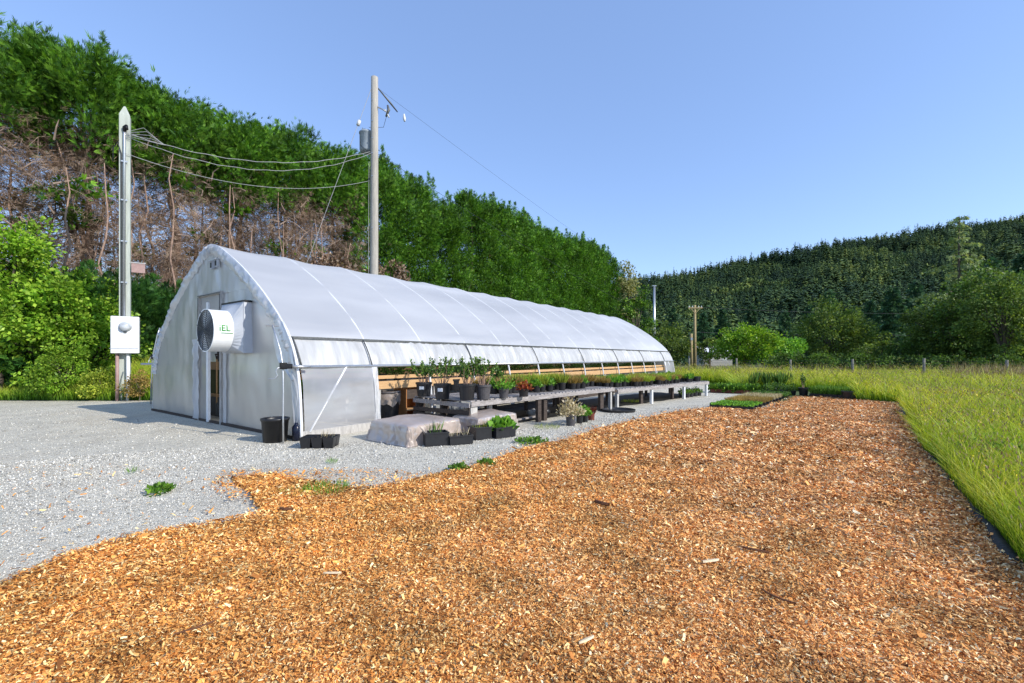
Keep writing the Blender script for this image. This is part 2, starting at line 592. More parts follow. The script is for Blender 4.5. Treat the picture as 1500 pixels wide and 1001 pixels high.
def gravelmat():
    m, t, out = newmat('crushed_gravel')
    co = coords(t)
    v = nd(t, 'TexVoronoi', Vector=co, Scale=75.0)
    c1 = ramp(t, v.outputs['Color'], [(0, (.17, .165, .15)), (.35, (.36, .35, .325)), (.8, (.48, .47, .44)), (1, (.62, .61, .58))])
    n2 = nd(t, 'TexNoise', Vector=co, Scale=1.1, Detail=7.0, Roughness=.7)
    c2 = ramp(t, n2.outputs[0], [(.3, (.8, .8, .79)), (.6, (1.08, 1.08, 1.06))])
    c = mixc(t, 1.0, c1, c2, 'MULTIPLY')
    fine = nd(t, 'TexNoise', Vector=co, Scale=140.0, Detail=3.0)
    c = mixc(t, 1.0, c, ramp(t, fine.outputs[0], [(.3, (.72,) * 3), (.7, (1.2,) * 3)]), 'MULTIPLY')
    n4 = nd(t, 'TexNoise', Vector=co, Scale=.5, Detail=9.0, Roughness=.75)
    c = mixc(t, ramp(t, n4.outputs[0], [(.5, (0, 0, 0)), (.75, (.5,) * 3)]), c, (.34, .29, .22))
    c = mixc(t, 1.0, c, (1.56, 1.47, 1.29), 'MULTIPLY')
    b1 = nd(t, 'Bump', Strength=.9, Distance=.012, Height=v.outputs['Distance'], _invert=True)
    n3 = nd(t, 'TexNoise', Vector=co, Scale=9.0, Detail=6.0)
    b2 = nd(t, 'Bump', Strength=.35, Distance=.04, Height=n3.outputs[0], Normal=b1.outputs[0])
    p = nd(t, 'BsdfPrincipled', Base_Color=c, Roughness=.9, Normal=b2.outputs[0])
    t.links.new(p.outputs[0], out.inputs[0])
    return m


CHIP_STOPS = [(0, (.11, .042, .018)), (.17, (.38, .15, .048)), (.48, (.68, .315, .1)), (.78, (.8, .45, .18)), (.92, (.89, .67, .37)), (1, (.94, .84, .62))]


def chiptint(t, co, col):
    """orange on the fresh western half, browner and pinker on the older eastern half"""
    n = nd(t, 'TexNoise', Vector=co, Scale=.45, Detail=6.0, Roughness=.65)
    sx = nd(t, 'SeparateXYZ', Vector=co)
    mr = nd(t, 'MapRange', Value=sx.outputs[0])
    mr.inputs[1].default_value = -3.0; mr.inputs[2].default_value = 7.0
    f = nd(t, 'Math', _operation='ADD')
    t.links.new(mr.outputs[0], f.inputs[0])
    mm = nd(t, 'Math', _operation='MULTIPLY_ADD'); t.links.new(n.outputs[0], mm.inputs[0])
    mm.inputs[1].default_value = 1.2; mm.inputs[2].default_value = -.6
    t.links.new(mm.outputs[0], f.inputs[1])
    tint = ramp(t, f.outputs[0], [(.1, (1.36, 1.26, .9)), (.6, (1.34, 1.29, 1.15)), (1, (1.32, 1.3, 1.3))])
    n5 = nd(t, 'TexNoise', Vector=co, Scale=1.7, Detail=5.0)
    sh = ramp(t, n5.outputs[0], [(.3, (.66,) * 3), (.6, (1.06,) * 3)])
    return mixc(t, 1.0, mixc(t, 1.0, col, tint, 'MULTIPLY'), sh, 'MULTIPLY')


def chipmat(base=False):
    m, t, out = newmat('chip_bed' if base else 'wood_chip')
    co = coords(t)
    if base:
        v = nd(t, 'TexVoronoi', Vector=co, Scale=34.0)
        sp = nd(t, 'SeparateColor', Color=v.outputs['Color'])
        col = ramp(t, sp.outputs[0], CHIP_STOPS)
        v2 = nd(t, 'TexVoronoi', Vector=co, Scale=34.0, _feature='DISTANCE_TO_EDGE')
        col = mixc(t, 1.0, col, ramp(t, v2.outputs[0], [(0, (.35,) * 3), (.12, (.85,) * 3)]), 'MULTIPLY')
        b = nd(t, 'Bump', Strength=1.0, Distance=.03, Height=sp.outputs[1])
        nrm = b.outputs[0]
    else:
        g = nd(t, 'NewGeometry')
        col = ramp(t, g.outputs['Random Per Island'], CHIP_STOPS)
        n2 = nd(t, 'TexNoise', Vector=co, Scale=90, Detail=3.0)
        col = mixc(t, 1.0, col, ramp(t, n2.outputs[0], [(.3, (.75,) * 3), (.7, (1.12,) * 3)]), 'MULTIPLY')
        nrm = nd(t, 'Bump', Strength=.3, Distance=.004, Height=n2.outputs[0]).outputs[0]
    col = chiptint(t, co, col)
    p = nd(t, 'BsdfPrincipled', Base_Color=col, Roughness=.8, Normal=nrm)
    p.inputs['Specular IOR Level'].default_value = .2
    t.links.new(p.outputs[0], out.inputs[0])
    return m


# one sheet to the horizon
R_ = 3000
tag(MB().add([(-R_, -R_, 0), (R_, -R_, 0), (R_, R_, 0), (-R_, R_, 0)], [(0, 1, 2, 3)]).build('ground', soilmat(), recenter=False), kind='structure')

# gravel yard
gpoly = [(-40, -8), (30, -8), (12, 5), (9.5, 16.5), gw(23.5, -4.3)[:2], gw(26, -2.6)[:2], gw(26, -.9)[:2], gw(26, 9.6)[:2], gw(0, 9.3)[:2],
         (-11.7, 17.2), (-14, 17.55), (-17, 17.4), (-21, 17.6), (-40, 17.4)]
GP = jag(gpoly, .14, .4, 2)
flat_poly('gravel_yard', GP, .004, gravelmat())

# wood chip bed
cpx = [(0, 857), (100, 815), (190, 790), (290, 775), (383, 755), (375, 735), (345, 712), (338, 702), (400, 697), (480, 712), (540, 719), (600, 706), (680, 690), (760, 661),
       (830, 645), (900, 625), (980, 606), (1040, 599), (1110, 601), (1150, 589), (1163, 583), (1240, 585), (1318, 592), (1345, 650), (1410, 730), (1500, 833)]
cpoly = [(-9, .2), (-5.4, 2.4)] + [at(x, y) for x, y in cpx] + [(2.1, 1.2), (1.2, -2), (-9, -2)]
CP = jag(cpoly, .1, .3, 5)
# gently lumpy bed surface
def bed_z(x, y):
    return .012 + .05 * (mn.noise(Vector((x * .55, y * .55, 1))) * .6 + mn.noise(Vector((x * 1.7, y * 1.7, 4))) * .4 + .35)


import bmesh
bm = bmesh.new()
vs = [bm.verts.new((x, y, 0)) for x, y in CP]
f = bm.faces.new(vs)
if f.normal.z < 0: f.normal_flip()
bmesh.ops.triangulate(bm, faces=[f])
for axis, lo, hi in ((0, -9, 15), (1, -2, 20)):
    k = lo
    while k < hi:
        n = (1, 0, 0) if axis == 0 else (0, 1, 0)
        bmesh.ops.bisect_plane(bm, geom=bm.verts[:] + bm.edges[:] + bm.faces[:], plane_co=(k + .011, k + .017, 0), plane_no=n)
        k += .45
for v in bm.verts:
    bnd = any(e.is_boundary for e in v.link_edges)
    v.co.z = .008 if bnd else bed_z(v.co.x, v.co.y)
me = bpy.data.meshes.new('wood_chip_bed')
bm.to_mesh(me); bm.free()
me.polygons.foreach_set('use_smooth', [True] * len(me.polygons))
me.materials.append(chipmat(True))
o = bpy.data.objects.new('wood_chip_bed', me); COL.objects.link(o)
tag(o, kind='structure')


def chip_mesh(P, size, z0):
    n = len(P)
    L = size * rng.lognormal(0, .42, n) * .5
    W = L * rng.uniform(.16, .5, n)
    az = rng.uniform(0, 2 * np.pi, n)
    tilt = rng.normal(0, .38, n)
    roll = rng.normal(0, .45, n)
    ex = np.stack([np.cos(az) * np.cos(tilt), np.sin(az) * np.cos(tilt), np.sin(tilt)], 1)
    h = np.stack([-np.sin(az), np.cos(az), np.zeros(n)], 1)
    ey = h * np.cos(roll)[:, None] + np.cross(ex, h) * np.sin(roll)[:, None]
    ez = np.cross(ex, ey)
    C = np.stack([P[:, 0], P[:, 1], z0], 1)
    V = np.empty((n, 6, 3), dtype=np.float32)
    bow = (L * rng.normal(0, .16, n))[:, None]
    for k, (a, b, c) in enumerate(((-1, -1, 0), (0, -1, 1), (1, -1, 0), (1, 1, 0), (0, 1, 1), (-1, 1, 0))):
        ra = a * L * rng.uniform(.6, 1.15, n)
        rb = b * W * rng.uniform(.45, 1.1, n)
        V[:, k] = C + ex * ra[:, None] + ey * rb[:, None] + ez * bow * c
    b = (np.arange(n) * 6)[:, None]
    F = np.concatenate([b + np.array([0, 1, 4, 5]), b + np.array([1, 2, 3, 4])], 0)
    return V.reshape(-1, 3), F


P = scatter(CP, 560000, (-8, 15, 1.6, 20), 1.5, 2.8)
# the bed's ragged rim: chips strewn a little past the edge
edge = np.array(CP)
E = edge[rng.integers(0, len(edge), 9000)] + rng.normal(0, .16, (9000, 2))
E = E[(E[:, 1] > 2)]
E2 = scatter([at(*q) for q in ((330, 690), (560, 690), (640, 700), (560, 735), (380, 755), (300, 715))], 2500, (-5, 1, 4, 8), .1, 9)
E3 = scatter([at(*q) for q in ((-150, 700), (150, 680), (330, 690), (380, 755), (200, 790), (0, 850), (-150, 900))], 420, (-9, 0, 2.5, 8), 0, 9)
P = np.concatenate([P, E, E2, E3])
d = np.hypot(P[:, 0], P[:, 1])
size = .0198 * np.clip(d / 4.0, .8, 2.8) ** .85
zb = np.array([bed_z(x, y) for x, y in P]) + rng.uniform(-.004, .022, len(P))
V, F = chip_mesh(P, size, zb)
tag(mesh_np('wood_chips', V, F, chipmat(), recenter=False), kind='stuff', label='loose orange and brown wood chips covering the bed', cat='wood chips')


# loose stones on the gravel
def stone_mesh(P, size, z0):
    n = len(P)
    B = np.array([(1, 0, 0), (0, 1, 0), (-1, 0, 0), (0, -1, 0), (0, 0, 1), (0, 0, -1)], dtype=np.float32)
    FT = np.array([(0, 1, 4), (1, 2, 4), (2, 3, 4), (3, 0, 4), (1, 0, 5), (2, 1, 5), (3, 2, 5), (0, 3, 5)])
    V = np.repeat(B[None], n, 0) * rng.uniform(.6, 1.2, (n, 6, 1)) + rng.normal(0, .18, (n, 6, 3))
    V = V * (size[:, None] * rng.uniform(.5, 1.1, (n, 3)))[:, None, :]
    az = rng.uniform(0, 6.28, n)
    c, s = np.cos(az)[:, None], np.sin(az)[:, None]
    X = V[:, :, 0] * c - V[:, :, 1] * s
    Y = V[:, :, 0] * s + V[:, :, 1] * c
    V = np.stack([X + P[:, 0:1], Y + P[:, 1:2], V[:, :, 2] * .8 + z0[:, None]], 2)
    F = (np.arange(n) * 6)[:, None, None] + FT[None]
    return V.reshape(-1, 3), F.reshape(-1, 3)


m, t, out = newmat('loose_stone')
g = nd(t, 'NewGeometry')
c = ramp(t, g.outputs['Random Per Island'], [(0, (.18, .17, .15)), (.3, (.46, .435, .38)), (.75, (.66, .63, .56)), (1, (.8, .77, .7))])
p = nd(t, 'BsdfPrincipled', Base_Color=c, Roughness=.85)
t.links.new(p.outputs[0], out.inputs[0])
stonepoly = [at(*q) for q in ((-260, 800), (-100, 690), (120, 668), (330, 655), (440, 650), (700, 640), (900, 605), (1060, 590), (1075, 597), (900, 632), (760, 668), (540, 722), (400, 770), (280, 785), (0, 870), (-300, 950))]
P = scatter(stonepoly, 50000, (-9, 9, 2.5, 18), 1.4, 4.2)
P2 = scatter([at(*q) for q in ((-300, 760), (-300, 610), (100, 600), (330, 632), (440, 652), (640, 650), (380, 760), (0, 860))], 6500, (-22, 3, 3, 15), .9, 5)
P = np.concatenate([P, P2])
P = P[~in_poly(P, cpoly) | (rng.uniform(size=len(P)) < .02)]
d = np.hypot(P[:, 0], P[:, 1])
sz = .006 * np.clip(d / 5, .8, 2.2) * rng.lognormal(0, .35, len(P))
V, F = stone_mesh(P, sz, np.full(len(P), .004) + sz * .25)
tag(mesh_np('gravel', V, F, m, recenter=False), kind='stuff', label='loose grey crushed stones lying on the yard', cat='gravel')

# ------------------------------------------------------------------ meadow and verges
mpoly = [at(1320, 591), at(1347, 648), at(1412, 728), at(1502, 830), (4.22, 2.2), (12, 2.2), (60, 28), (60, 44), (14, 46), gw(28, 6)[:2], gw(26.6, -1)[:2], gw(26, -2.8)[:2],
         at(1084, 573.5), at(1168, 572.5), at(1250, 575.5), at(1256, 587)]
P = scatter(mpoly, 190000, (3, 60, 2.2, 46), 1.25, 5.0)
d = np.hypot(P[:, 0], P[:, 1])
big = np.array([nz(x, y, .25) for x, y in P])
h = (.4 + .24 * np.clip((d - 6) / 20, 0, 1) + .16 * big) * rng.uniform(.5, 1.3, len(P))
st = rng.uniform(size=len(P)) < .05
h = np.where(st, h * rng.uniform(1.3, 1.75, len(P)), h)
w = np.clip(.0028 * (d / 4) ** .9, .003, .03) * rng.uniform(.7, 1.3, len(P))
V, F, tt = blades(np.concatenate([P, np.zeros((len(P), 1))], 1), h, w, rng.uniform(.1, .95, len(P)))
ep = [at(*q) for q in ((1318, 592), (1345, 650), (1410, 730), (1500, 833), (1600, 960))]
seg = rng.integers(0, 4, 7000); f_ = rng.uniform(size=7000)
ea = np.array(ep); Q = ea[seg] * (1 - f_)[:, None] + ea[seg + 1] * f_[:, None] + np.abs(rng.normal(0, .2, (7000, 1))) * np.array([[.79, -.61]]) + np.array([[.0, .0]])
Q = Q + np.array([[.1 * mn.noise(Vector((x * 1.1, y * 1.1, 8))), 0] for x, y in Q])
V2, F2, t2 = blades(np.concatenate([Q, np.full((len(Q), 1), .01)], 1), rng.uniform(.1, .34, len(Q)), rng.uniform(.0025, .005, len(Q)), rng.uniform(.1, .5, len(Q)))
V, F = join([(V, F), (V2, F2)]); tt = np.concatenate([tt, t2])
tag(mesh_np('meadow_grass', V, F, MT['meadow'], attr={'t': tt}, recenter=False), kind='stuff', label='tall yellow-green meadow grass beside the wood chip bed', cat='grass')
# seed heads over the tall grass
q = rng.choice(len(P), 42000, replace=False)
q = q[d[q] > 4]
Q = np.concatenate([P[q] + rng.normal(0, .03, (len(q), 2)), (h[q] * rng.uniform(1.0, 1.35, len(q)))[:, None]], 1)
D = np.stack([rng.normal(0, .3, len(q)), rng.normal(0, .3, len(q)), np.ones(len(q))], 1)
V, F = leaves(Q, D, np.clip(.05 * (d[q] / 9) ** .5, .05, .16), .13, .02)
tag(mesh_np('grass_seed_heads', V, F, MT['seed'], recenter=False), kind='stuff', label='tan seed heads standing above the meadow grass', cat='grass')
# broad-leaved weeds among the grass
Pw = scatter(mpoly, 500, (3, 40, 3, 40), .9, 8)
parts = []
for x, y in Pw:
    m_ = 22
    hh_ = rng.uniform(.12, .5)
    C = np.array([x, y, 0]) + rng.normal(0, .1, (m_, 3)) * np.array([1, 1, 0]) + np.stack([np.zeros(m_), np.zeros(m_), rng.uniform(.05, hh_, m_)], 1)
    parts.append(leaves(C, rng.normal(0, .6, (m_, 3)) + np.array([0, 0, .5]), rng.uniform(.05, .13, m_), .25, .1))
V, F = join(parts)
tag(mesh_np('meadow_weeds', V, F, MT['mid'], recenter=False), kind='stuff', label='broad-leaved green weeds growing among the meadow grass', cat='weeds')
# yellow flowers
fpoly = [at(*z) for z in ((1345, 640), (1500, 800), (1640, 900), (1700, 640), (1500, 590), (1360, 590))]
Pf = scatter(fpoly, 420, (3, 30, 3, 18), .5, 8)
Pg = scatter(mpoly, 1500, (8, 60, 20, 45), 0, 9)
Pf = np.concatenate([Pf, Pg])
df = np.hypot(Pf[:, 0], Pf[:, 1])
parts = []
for k in range(3):
    C = np.concatenate([Pf, (.34 + .1 * rng.uniform(size=len(Pf)) + .12 * np.clip((df - 8) / 15, 0, 1))[:, None]], 1) + rng.normal(0, .004, (len(Pf), 3))
    a = rng.uniform(0, 6.28, len(Pf))
    parts.append(leaves(C, np.stack([np.cos(a), np.sin(a), np.full(len(a), .35)], 1), np.clip(.0032 * df, .022, .07), .45, .1))
V, F = join(parts)
tag(mesh_np('meadow_flowers', V, F, MT['yellow'], recenter=False), kind='stuff', label='small yellow buttercup flowers scattered in the meadow grass', cat='flowers')

# verge on the left, on a low bank
vp = [(-40, 17.3), (-21, 17.5), (-17, 17.3), (-14, 17.45), (-11.9, 17.1), gw(0, 9.9)[:2], gw(30, 10.2)[:2], gw(30, 22)[:2], gw(-2, 22)[:2], (-40, 40)]
def bank_z(x, y):
    k = -(-.806 * (x - P0.x) + .592 * (y - P0.y) - 9.6)
    e = max(0, min(1, (y - 17.4) / 2.2)) if x < -11.5 else max(0, min(1, -k / 2.0))
    return .012 + .34 * e * e * (3 - 2 * e)


bm = bmesh.new()
gx = np.linspace(-42, 14, 90); gy = np.linspace(16.5, 60, 70)
grid = {}
for i, x in enumerate(gx):
    for j, y in enumerate(gy):
        ins = in_poly(np.array([[x, y]]), vp)[0]
        grid[i, j] = bm.verts.new((x, y, bank_z(x, y) if ins else -.05))
for i in range(len(gx) - 1):
    for j in range(len(gy) - 1):
        q4 = [grid[i, j], grid[i + 1, j], grid[i + 1, j + 1], grid[i, j + 1]]
        if max(v.co.z for v in q4) > 0:
            bm.faces.new(q4)
me = bpy.data.meshes.new('grass_bank'); bm.to_mesh(me); bm.free()
me.materials.append(soilmat())
o = bpy.data.objects.new('grass_bank', me); COL.objects.link(o); tag(o, kind='structure')
flat_poly('gravel_drive', jag([(-40, 20.2), (-22, 20.0), (-19.6, 20.2), (-19.2, 21.6), (-20.4, 23.4), (-40, 24.5)], .15, .5, 3), .372, gravelmat())
PV = scatter([(-27, 17.5), (-17, 17.4), (-14, 17.5), (-11.7, 17.2), (-9.5, 18.6), (-12, 20), (-27, 20)], 26000, (-27, -9, 17, 20.2), 0, 9)
P = scatter(vp, 30000, (-26, 6, 16.8, 34), 1.6, 17)
P = np.concatenate([P, PV])
P = P[~in_poly(P, [(-40, 20.1), (-20, 20.0), (-19.2, 21.6), (-20.2, 23.5), (-40, 24.5)])]
zb = np.array([bank_z(x, y) for x, y in P])
ed = np.clip((P[:, 1] - 17.2) / 1.2, .25, 1)
left = np.clip((P[:, 0] + 19.5) / 4, 0, 1)
h = (.42 + .75 * left * ed) * rng.uniform(.5, 1.3, len(P))
V, F, tt = blades(np.concatenate([P, zb[:, None]], 1), h, rng.uniform(.006, .014, len(P)), rng.uniform(.1, .6, len(P)))
tag(mesh_np('verge_grass', V, F, MT['verge'], attr={'t': tt}, recenter=False), kind='stuff', label='rough green grass on the bank beside the gravel yard', cat='grass')
Pf = scatter([(-14.6, 17.8), (-11.2, 17.3), (-10.6, 18.6), (-14.2, 20.2)], 330, (-15, -10, 17, 21), 0, 9)
parts = []
hh = rng.uniform(.3, .85, len(Pf))
for k in range(3):
    C = np.concatenate([Pf, (.45 + hh)[:, None]], 1) + rng.normal(0, .01, (len(Pf), 3))
    a = rng.uniform(0, 6.28, len(Pf))
    parts.append(leaves(C, np.stack([np.cos(a), np.sin(a), np.full(len(a), .3)], 1), rng.uniform(.04, .08, len(Pf)), .45, .1))
V, F = join(parts)
tag(mesh_np('verge_flowers', V, F, MT['yellow'], recenter=False), kind='stuff', label='yellow wild flowers beside the foot of the meter post', cat='flowers')

# ------------------------------------------------------------------ wooded hill
def crest(x):
    """height of the ridge at its far line, by distance to the right"""
    return float(np.interp(x, [-700, -100, 119, 170, 240, 310, 375, 440, 511, 760, 1100], [10, 50, 70, 78, 92, 105, 117, 126, 134, 168, 150]))


def hill_z(x, y):
    u = max(0.0, min(1.0, (y - 190) / 540.0))
    b = 1.6 * (crest(x * 450 / max(y, 190)) if y < 730 else crest(x / 1.6)) + 6
    e = u ** 1.15
    rough = 5 * mn.noise(Vector((x * .012, y * .012, 2))) + 2.5 * mn.noise(Vector((x * .04, y * .04, 7)))
    return -1 + b * e + rough * min(1, u * 3) * (1 - .7 * max(0, u - .8) * 5)


xs = np.linspace(-520, 1850, 130); ys = np.concatenate([np.linspace(180, 750, 56), np.linspace(790, 1300, 8)])
rows = [[(x, y, hill_z(x, y) - (max(0, y - 750) * .25)) for x in xs] for y in ys]
tag(MB().sheet(rows).build('hill', basic('forest_floor', (.03, .045, .018), (.012, .02, .008), .08, .95, .3, 2), smooth=True, recenter=False), kind='structure')


def far_conifers(P, hts, nb=46, droop=.35):
    """conifers of a far wood: each nb drooping boughs round a stem"""
    n = len(P)
    T = rng.beta(1.1, 1.3, (n, nb)) * .93 + .05
    az = rng.uniform(0, 6.28, (n, nb))
    rad = (1 - T) ** rng.uniform(.45, .95, n)[:, None] * (hts * rng.uniform(.14, .34, n))[:, None] * rng.uniform(.65, 1.15, (n, nb)) + .25
    base = np.stack([np.broadcast_to(P[:, 0:1], T.shape), np.broadcast_to(P[:, 1:2], T.shape), P[:, 2:3] + T * hts[:, None]], 2)
    out_ = np.stack([np.cos(az), np.sin(az), -droop + .25 * T], 2)
    sd = np.stack([-np.sin(az), np.cos(az), np.zeros_like(az)], 2)
    V = np.empty((n, nb, 4, 3), dtype=np.float32)
    V[:, :, 0] = base + np.array([0, 0, .5])
    m = base + out_ * (rad * .6)[..., None] + np.stack([np.zeros_like(rad), np.zeros_like(rad), -rad * .05], 2)
    V[:, :, 1] = m + sd * (rad * .42)[..., None] - np.array([0, 0, .3])
    V[:, :, 2] = base + out_ * rad[..., None]
    V[:, :, 3] = m - sd * (rad * .42)[..., None] - np.array([0, 0, .3])
    F = (np.arange(n * nb) * 4)[:, None] + np.array([0, 1, 2, 3])
    r = np.repeat(rng.uniform(size=n), nb * 4)
    return V.reshape(-1, 3), F, r


def firmat():
    m, t, out = newmat('far_firs')
    a = nd(t, 'Attribute', _attribute_name='r')
    g = nd(t, 'NewGeometry')
    c = ramp(t, a.outputs['Fac'], [(0, (.034, .064, .034)), (.45, (.06, .108, .042)), (.8, (.105, .16, .05)), (1, (.21, .26, .07))])
    c = mixc(t, 1.0, c, ramp(t, g.outputs['Random Per Island'], [(0, (.75,) * 3), (1, (1.15,) * 3)]), 'MULTIPLY')
    co = coords(t)
    n = nd(t, 'TexNoise', Vector=co, Scale=.02, Detail=4.0)
    c = mixc(t, 1.0, c, ramp(t, n.outputs[0], [(.35, (.65, .75, .9)), (.65, (1.2, 1.15, .95))]), 'MULTIPLY')
    p = nd(t, 'BsdfPrincipled', Base_Color=c, Roughness=.75)
    p.inputs['Specular IOR Level'].default_value = .15
    t.links.new(p.outputs[0], out.inputs[0])
    return m


n = 12500
yy = 194 + 545 * rng.uniform(size=n) ** .75
xx = rng.uniform(-.12, 1.28, n) * yy
P = np.stack([xx, yy], 1)
P = np.concatenate([P, np.stack([np.linspace(60, 1000, 480) + rng.normal(0, 6, 480), rng.uniform(705, 748, 480)], 1)])
P3 = np.array([(x, y, hill_z(x, y) - .5) for x, y in P])
hts = rng.uniform(8, 22, len(P3)) * np.where(rng.uniform(size=len(P3)) < .1, 1.25, 1.0) * np.array([.9 + .45 * mn.noise(Vector((x * .03, y * .03, 5))) for x, y in P])
age = np.array([mn.noise(Vector((x * .011, y * .011, 41))) for x, y in P])
hts = hts * (1 + .5 * np.clip(age, -.6, .8))
keep = np.array([mn.noise(Vector((x * .016, y * .016, 77))) for x, y in P]) > -.42
P3, hts = P3[keep], hts[keep]
V, F, r = far_conifers(P3, hts, 46)
stand = np.array([mn.noise(Vector((x * .013, y * .013, 55))) for x, y in P])[keep]
r = np.clip(r * .75 + np.repeat(stand * .7, 46 * 4) + .1, 0, 1)
# rounded broadleaf crowns among the firs, and lighter ones low on the slope
nb2 = 1700
yb = 196 + 440 * rng.uniform(size=nb2) ** 1.6; xb = rng.uniform(-.1, 1.25, nb2) * yb
kb = np.array([mn.noise(Vector((x * .02, y * .02, 31))) for x, y in zip(xb, yb)])
xb, yb = xb[kb > .02], yb[kb > .02]
nb2 = len(xb); q = 90
rb = rng.uniform(3, 6, nb2)
u = unit(rng.normal(size=(nb2 * q, 3))).reshape(nb2, q, 3)
u[:, :, 2] = np.abs(u[:, :, 2]) * 1.2
cb_ = np.array([(x, y, hill_z(x, y) + 3) for x, y in zip(xb, yb)])
C = cb_[:, None] + u * (rb[:, None, None] * rng.uniform(.6, 1.1, (nb2, q, 1)))
V2, F2 = leaves(C.reshape(-1, 3), (u + rng.normal(0, .6, u.shape)).reshape(-1, 3), np.repeat(rb * .5, q), .4, .1)
r2 = np.repeat(rng.uniform(.8, 1.0, nb2), q * 4)
V, F = join([(V, F), (V2, F2)]); r = np.concatenate([r, r2])
tag(mesh_np('hillside_forest', V, F, firmat(), attr={'r': r}, recenter=False), kind='stuff', label='dense dark conifer forest covering the far hillside', cat='forest')
# ================================================================== TREES
ORD = ['first', 'second', 'third', 'fourth', 'fifth', 'sixth', 'seventh', 'eighth', 'ninth', 'tenth', 'eleventh', 'twelfth', 'thirteenth', 'fourteenth', 'fifteenth', 'sixteenth']


def cypress_crown(zb, h, R, ncl, nf, top=.2, fl=.33, low_shade=0):
    """dense columnar crown of plumes: clumps of sprays pointing out and up"""
    parts = []
    for i in range(ncl):
        t = rng.uniform() ** .85
        z = zb + (h - 1.0 - zb) * t
        env = R * min(1, (1.02 - t) / top) ** .6 * (.82 + .18 * math.sin(7 * t + i)) if t > .1 else R * (.7 + 3 * t)
        a = rng.uniform(0, 6.28)
        rr = env * (.5 + .62 * rng.uniform() ** .6)
        c = np.array([rr * math.cos(a), rr * math.sin(a), z])
        out = np.array([math.cos(a), math.sin(a), 0])
        m = nf
        ax = out * rng.uniform(.45, 1.0) + np.array([0, 0, rng.uniform(.35, 1.0)]) + rng.normal(0, .25, 3)
        ax = ax / np.linalg.norm(ax)
        u = rng.uniform(-.75, .65, (m, 1))
        s = rng.normal(size=(m, 3)) * (.3 - .2 * u)
        C = c + ax * u + s
        D = ax * .8 + unit(s) * .55 + rng.normal(0, .3, (m, 3))
        parts.append(fronds(C, D, np.full(m, fl) * rng.uniform(.6, 1.25, m), 8, .5, .045))
    # leader plumes at the top
    for i in range(12):
        a = rng.uniform(0, 6.28); rr = R * .9 * rng.uniform() ** .6; hk = rng.uniform(.6, 1.2)
        m = 110
        tz = rng.uniform(0, 1, m)
        c = np.array([rr * math.cos(a), rr * math.sin(a), h - 1.0 - rng.uniform(0, 1.5) - .4 * rr])
        C = c + np.stack([rng.normal(0, .3, m) * (1.1 - tz), rng.normal(0, .3, m) * (1.1 - tz), tz * 1.75 * hk], 1)
        D = np.stack([rng.normal(0, .45, m) + .2 * math.cos(a), rng.normal(0, .45, m) + .2 * math.sin(a), np.full(m, 1.0)], 1)
        parts.append(fronds(C, D, rng.uniform(.18, .36, m), 6, .7, .07))
    return join(parts)


def wander(p, q, k, amp):
    p, q = Vector(p), Vector(q)
    pts = []
    for i in range(k + 1):
        t = i / k
        v = p.lerp(q, t)
        if 0 < i < k:
            v += Vector((random.gauss(0, amp), random.gauss(0, amp), random.gauss(0, amp * .4)))
        pts.append(v)
    return pts


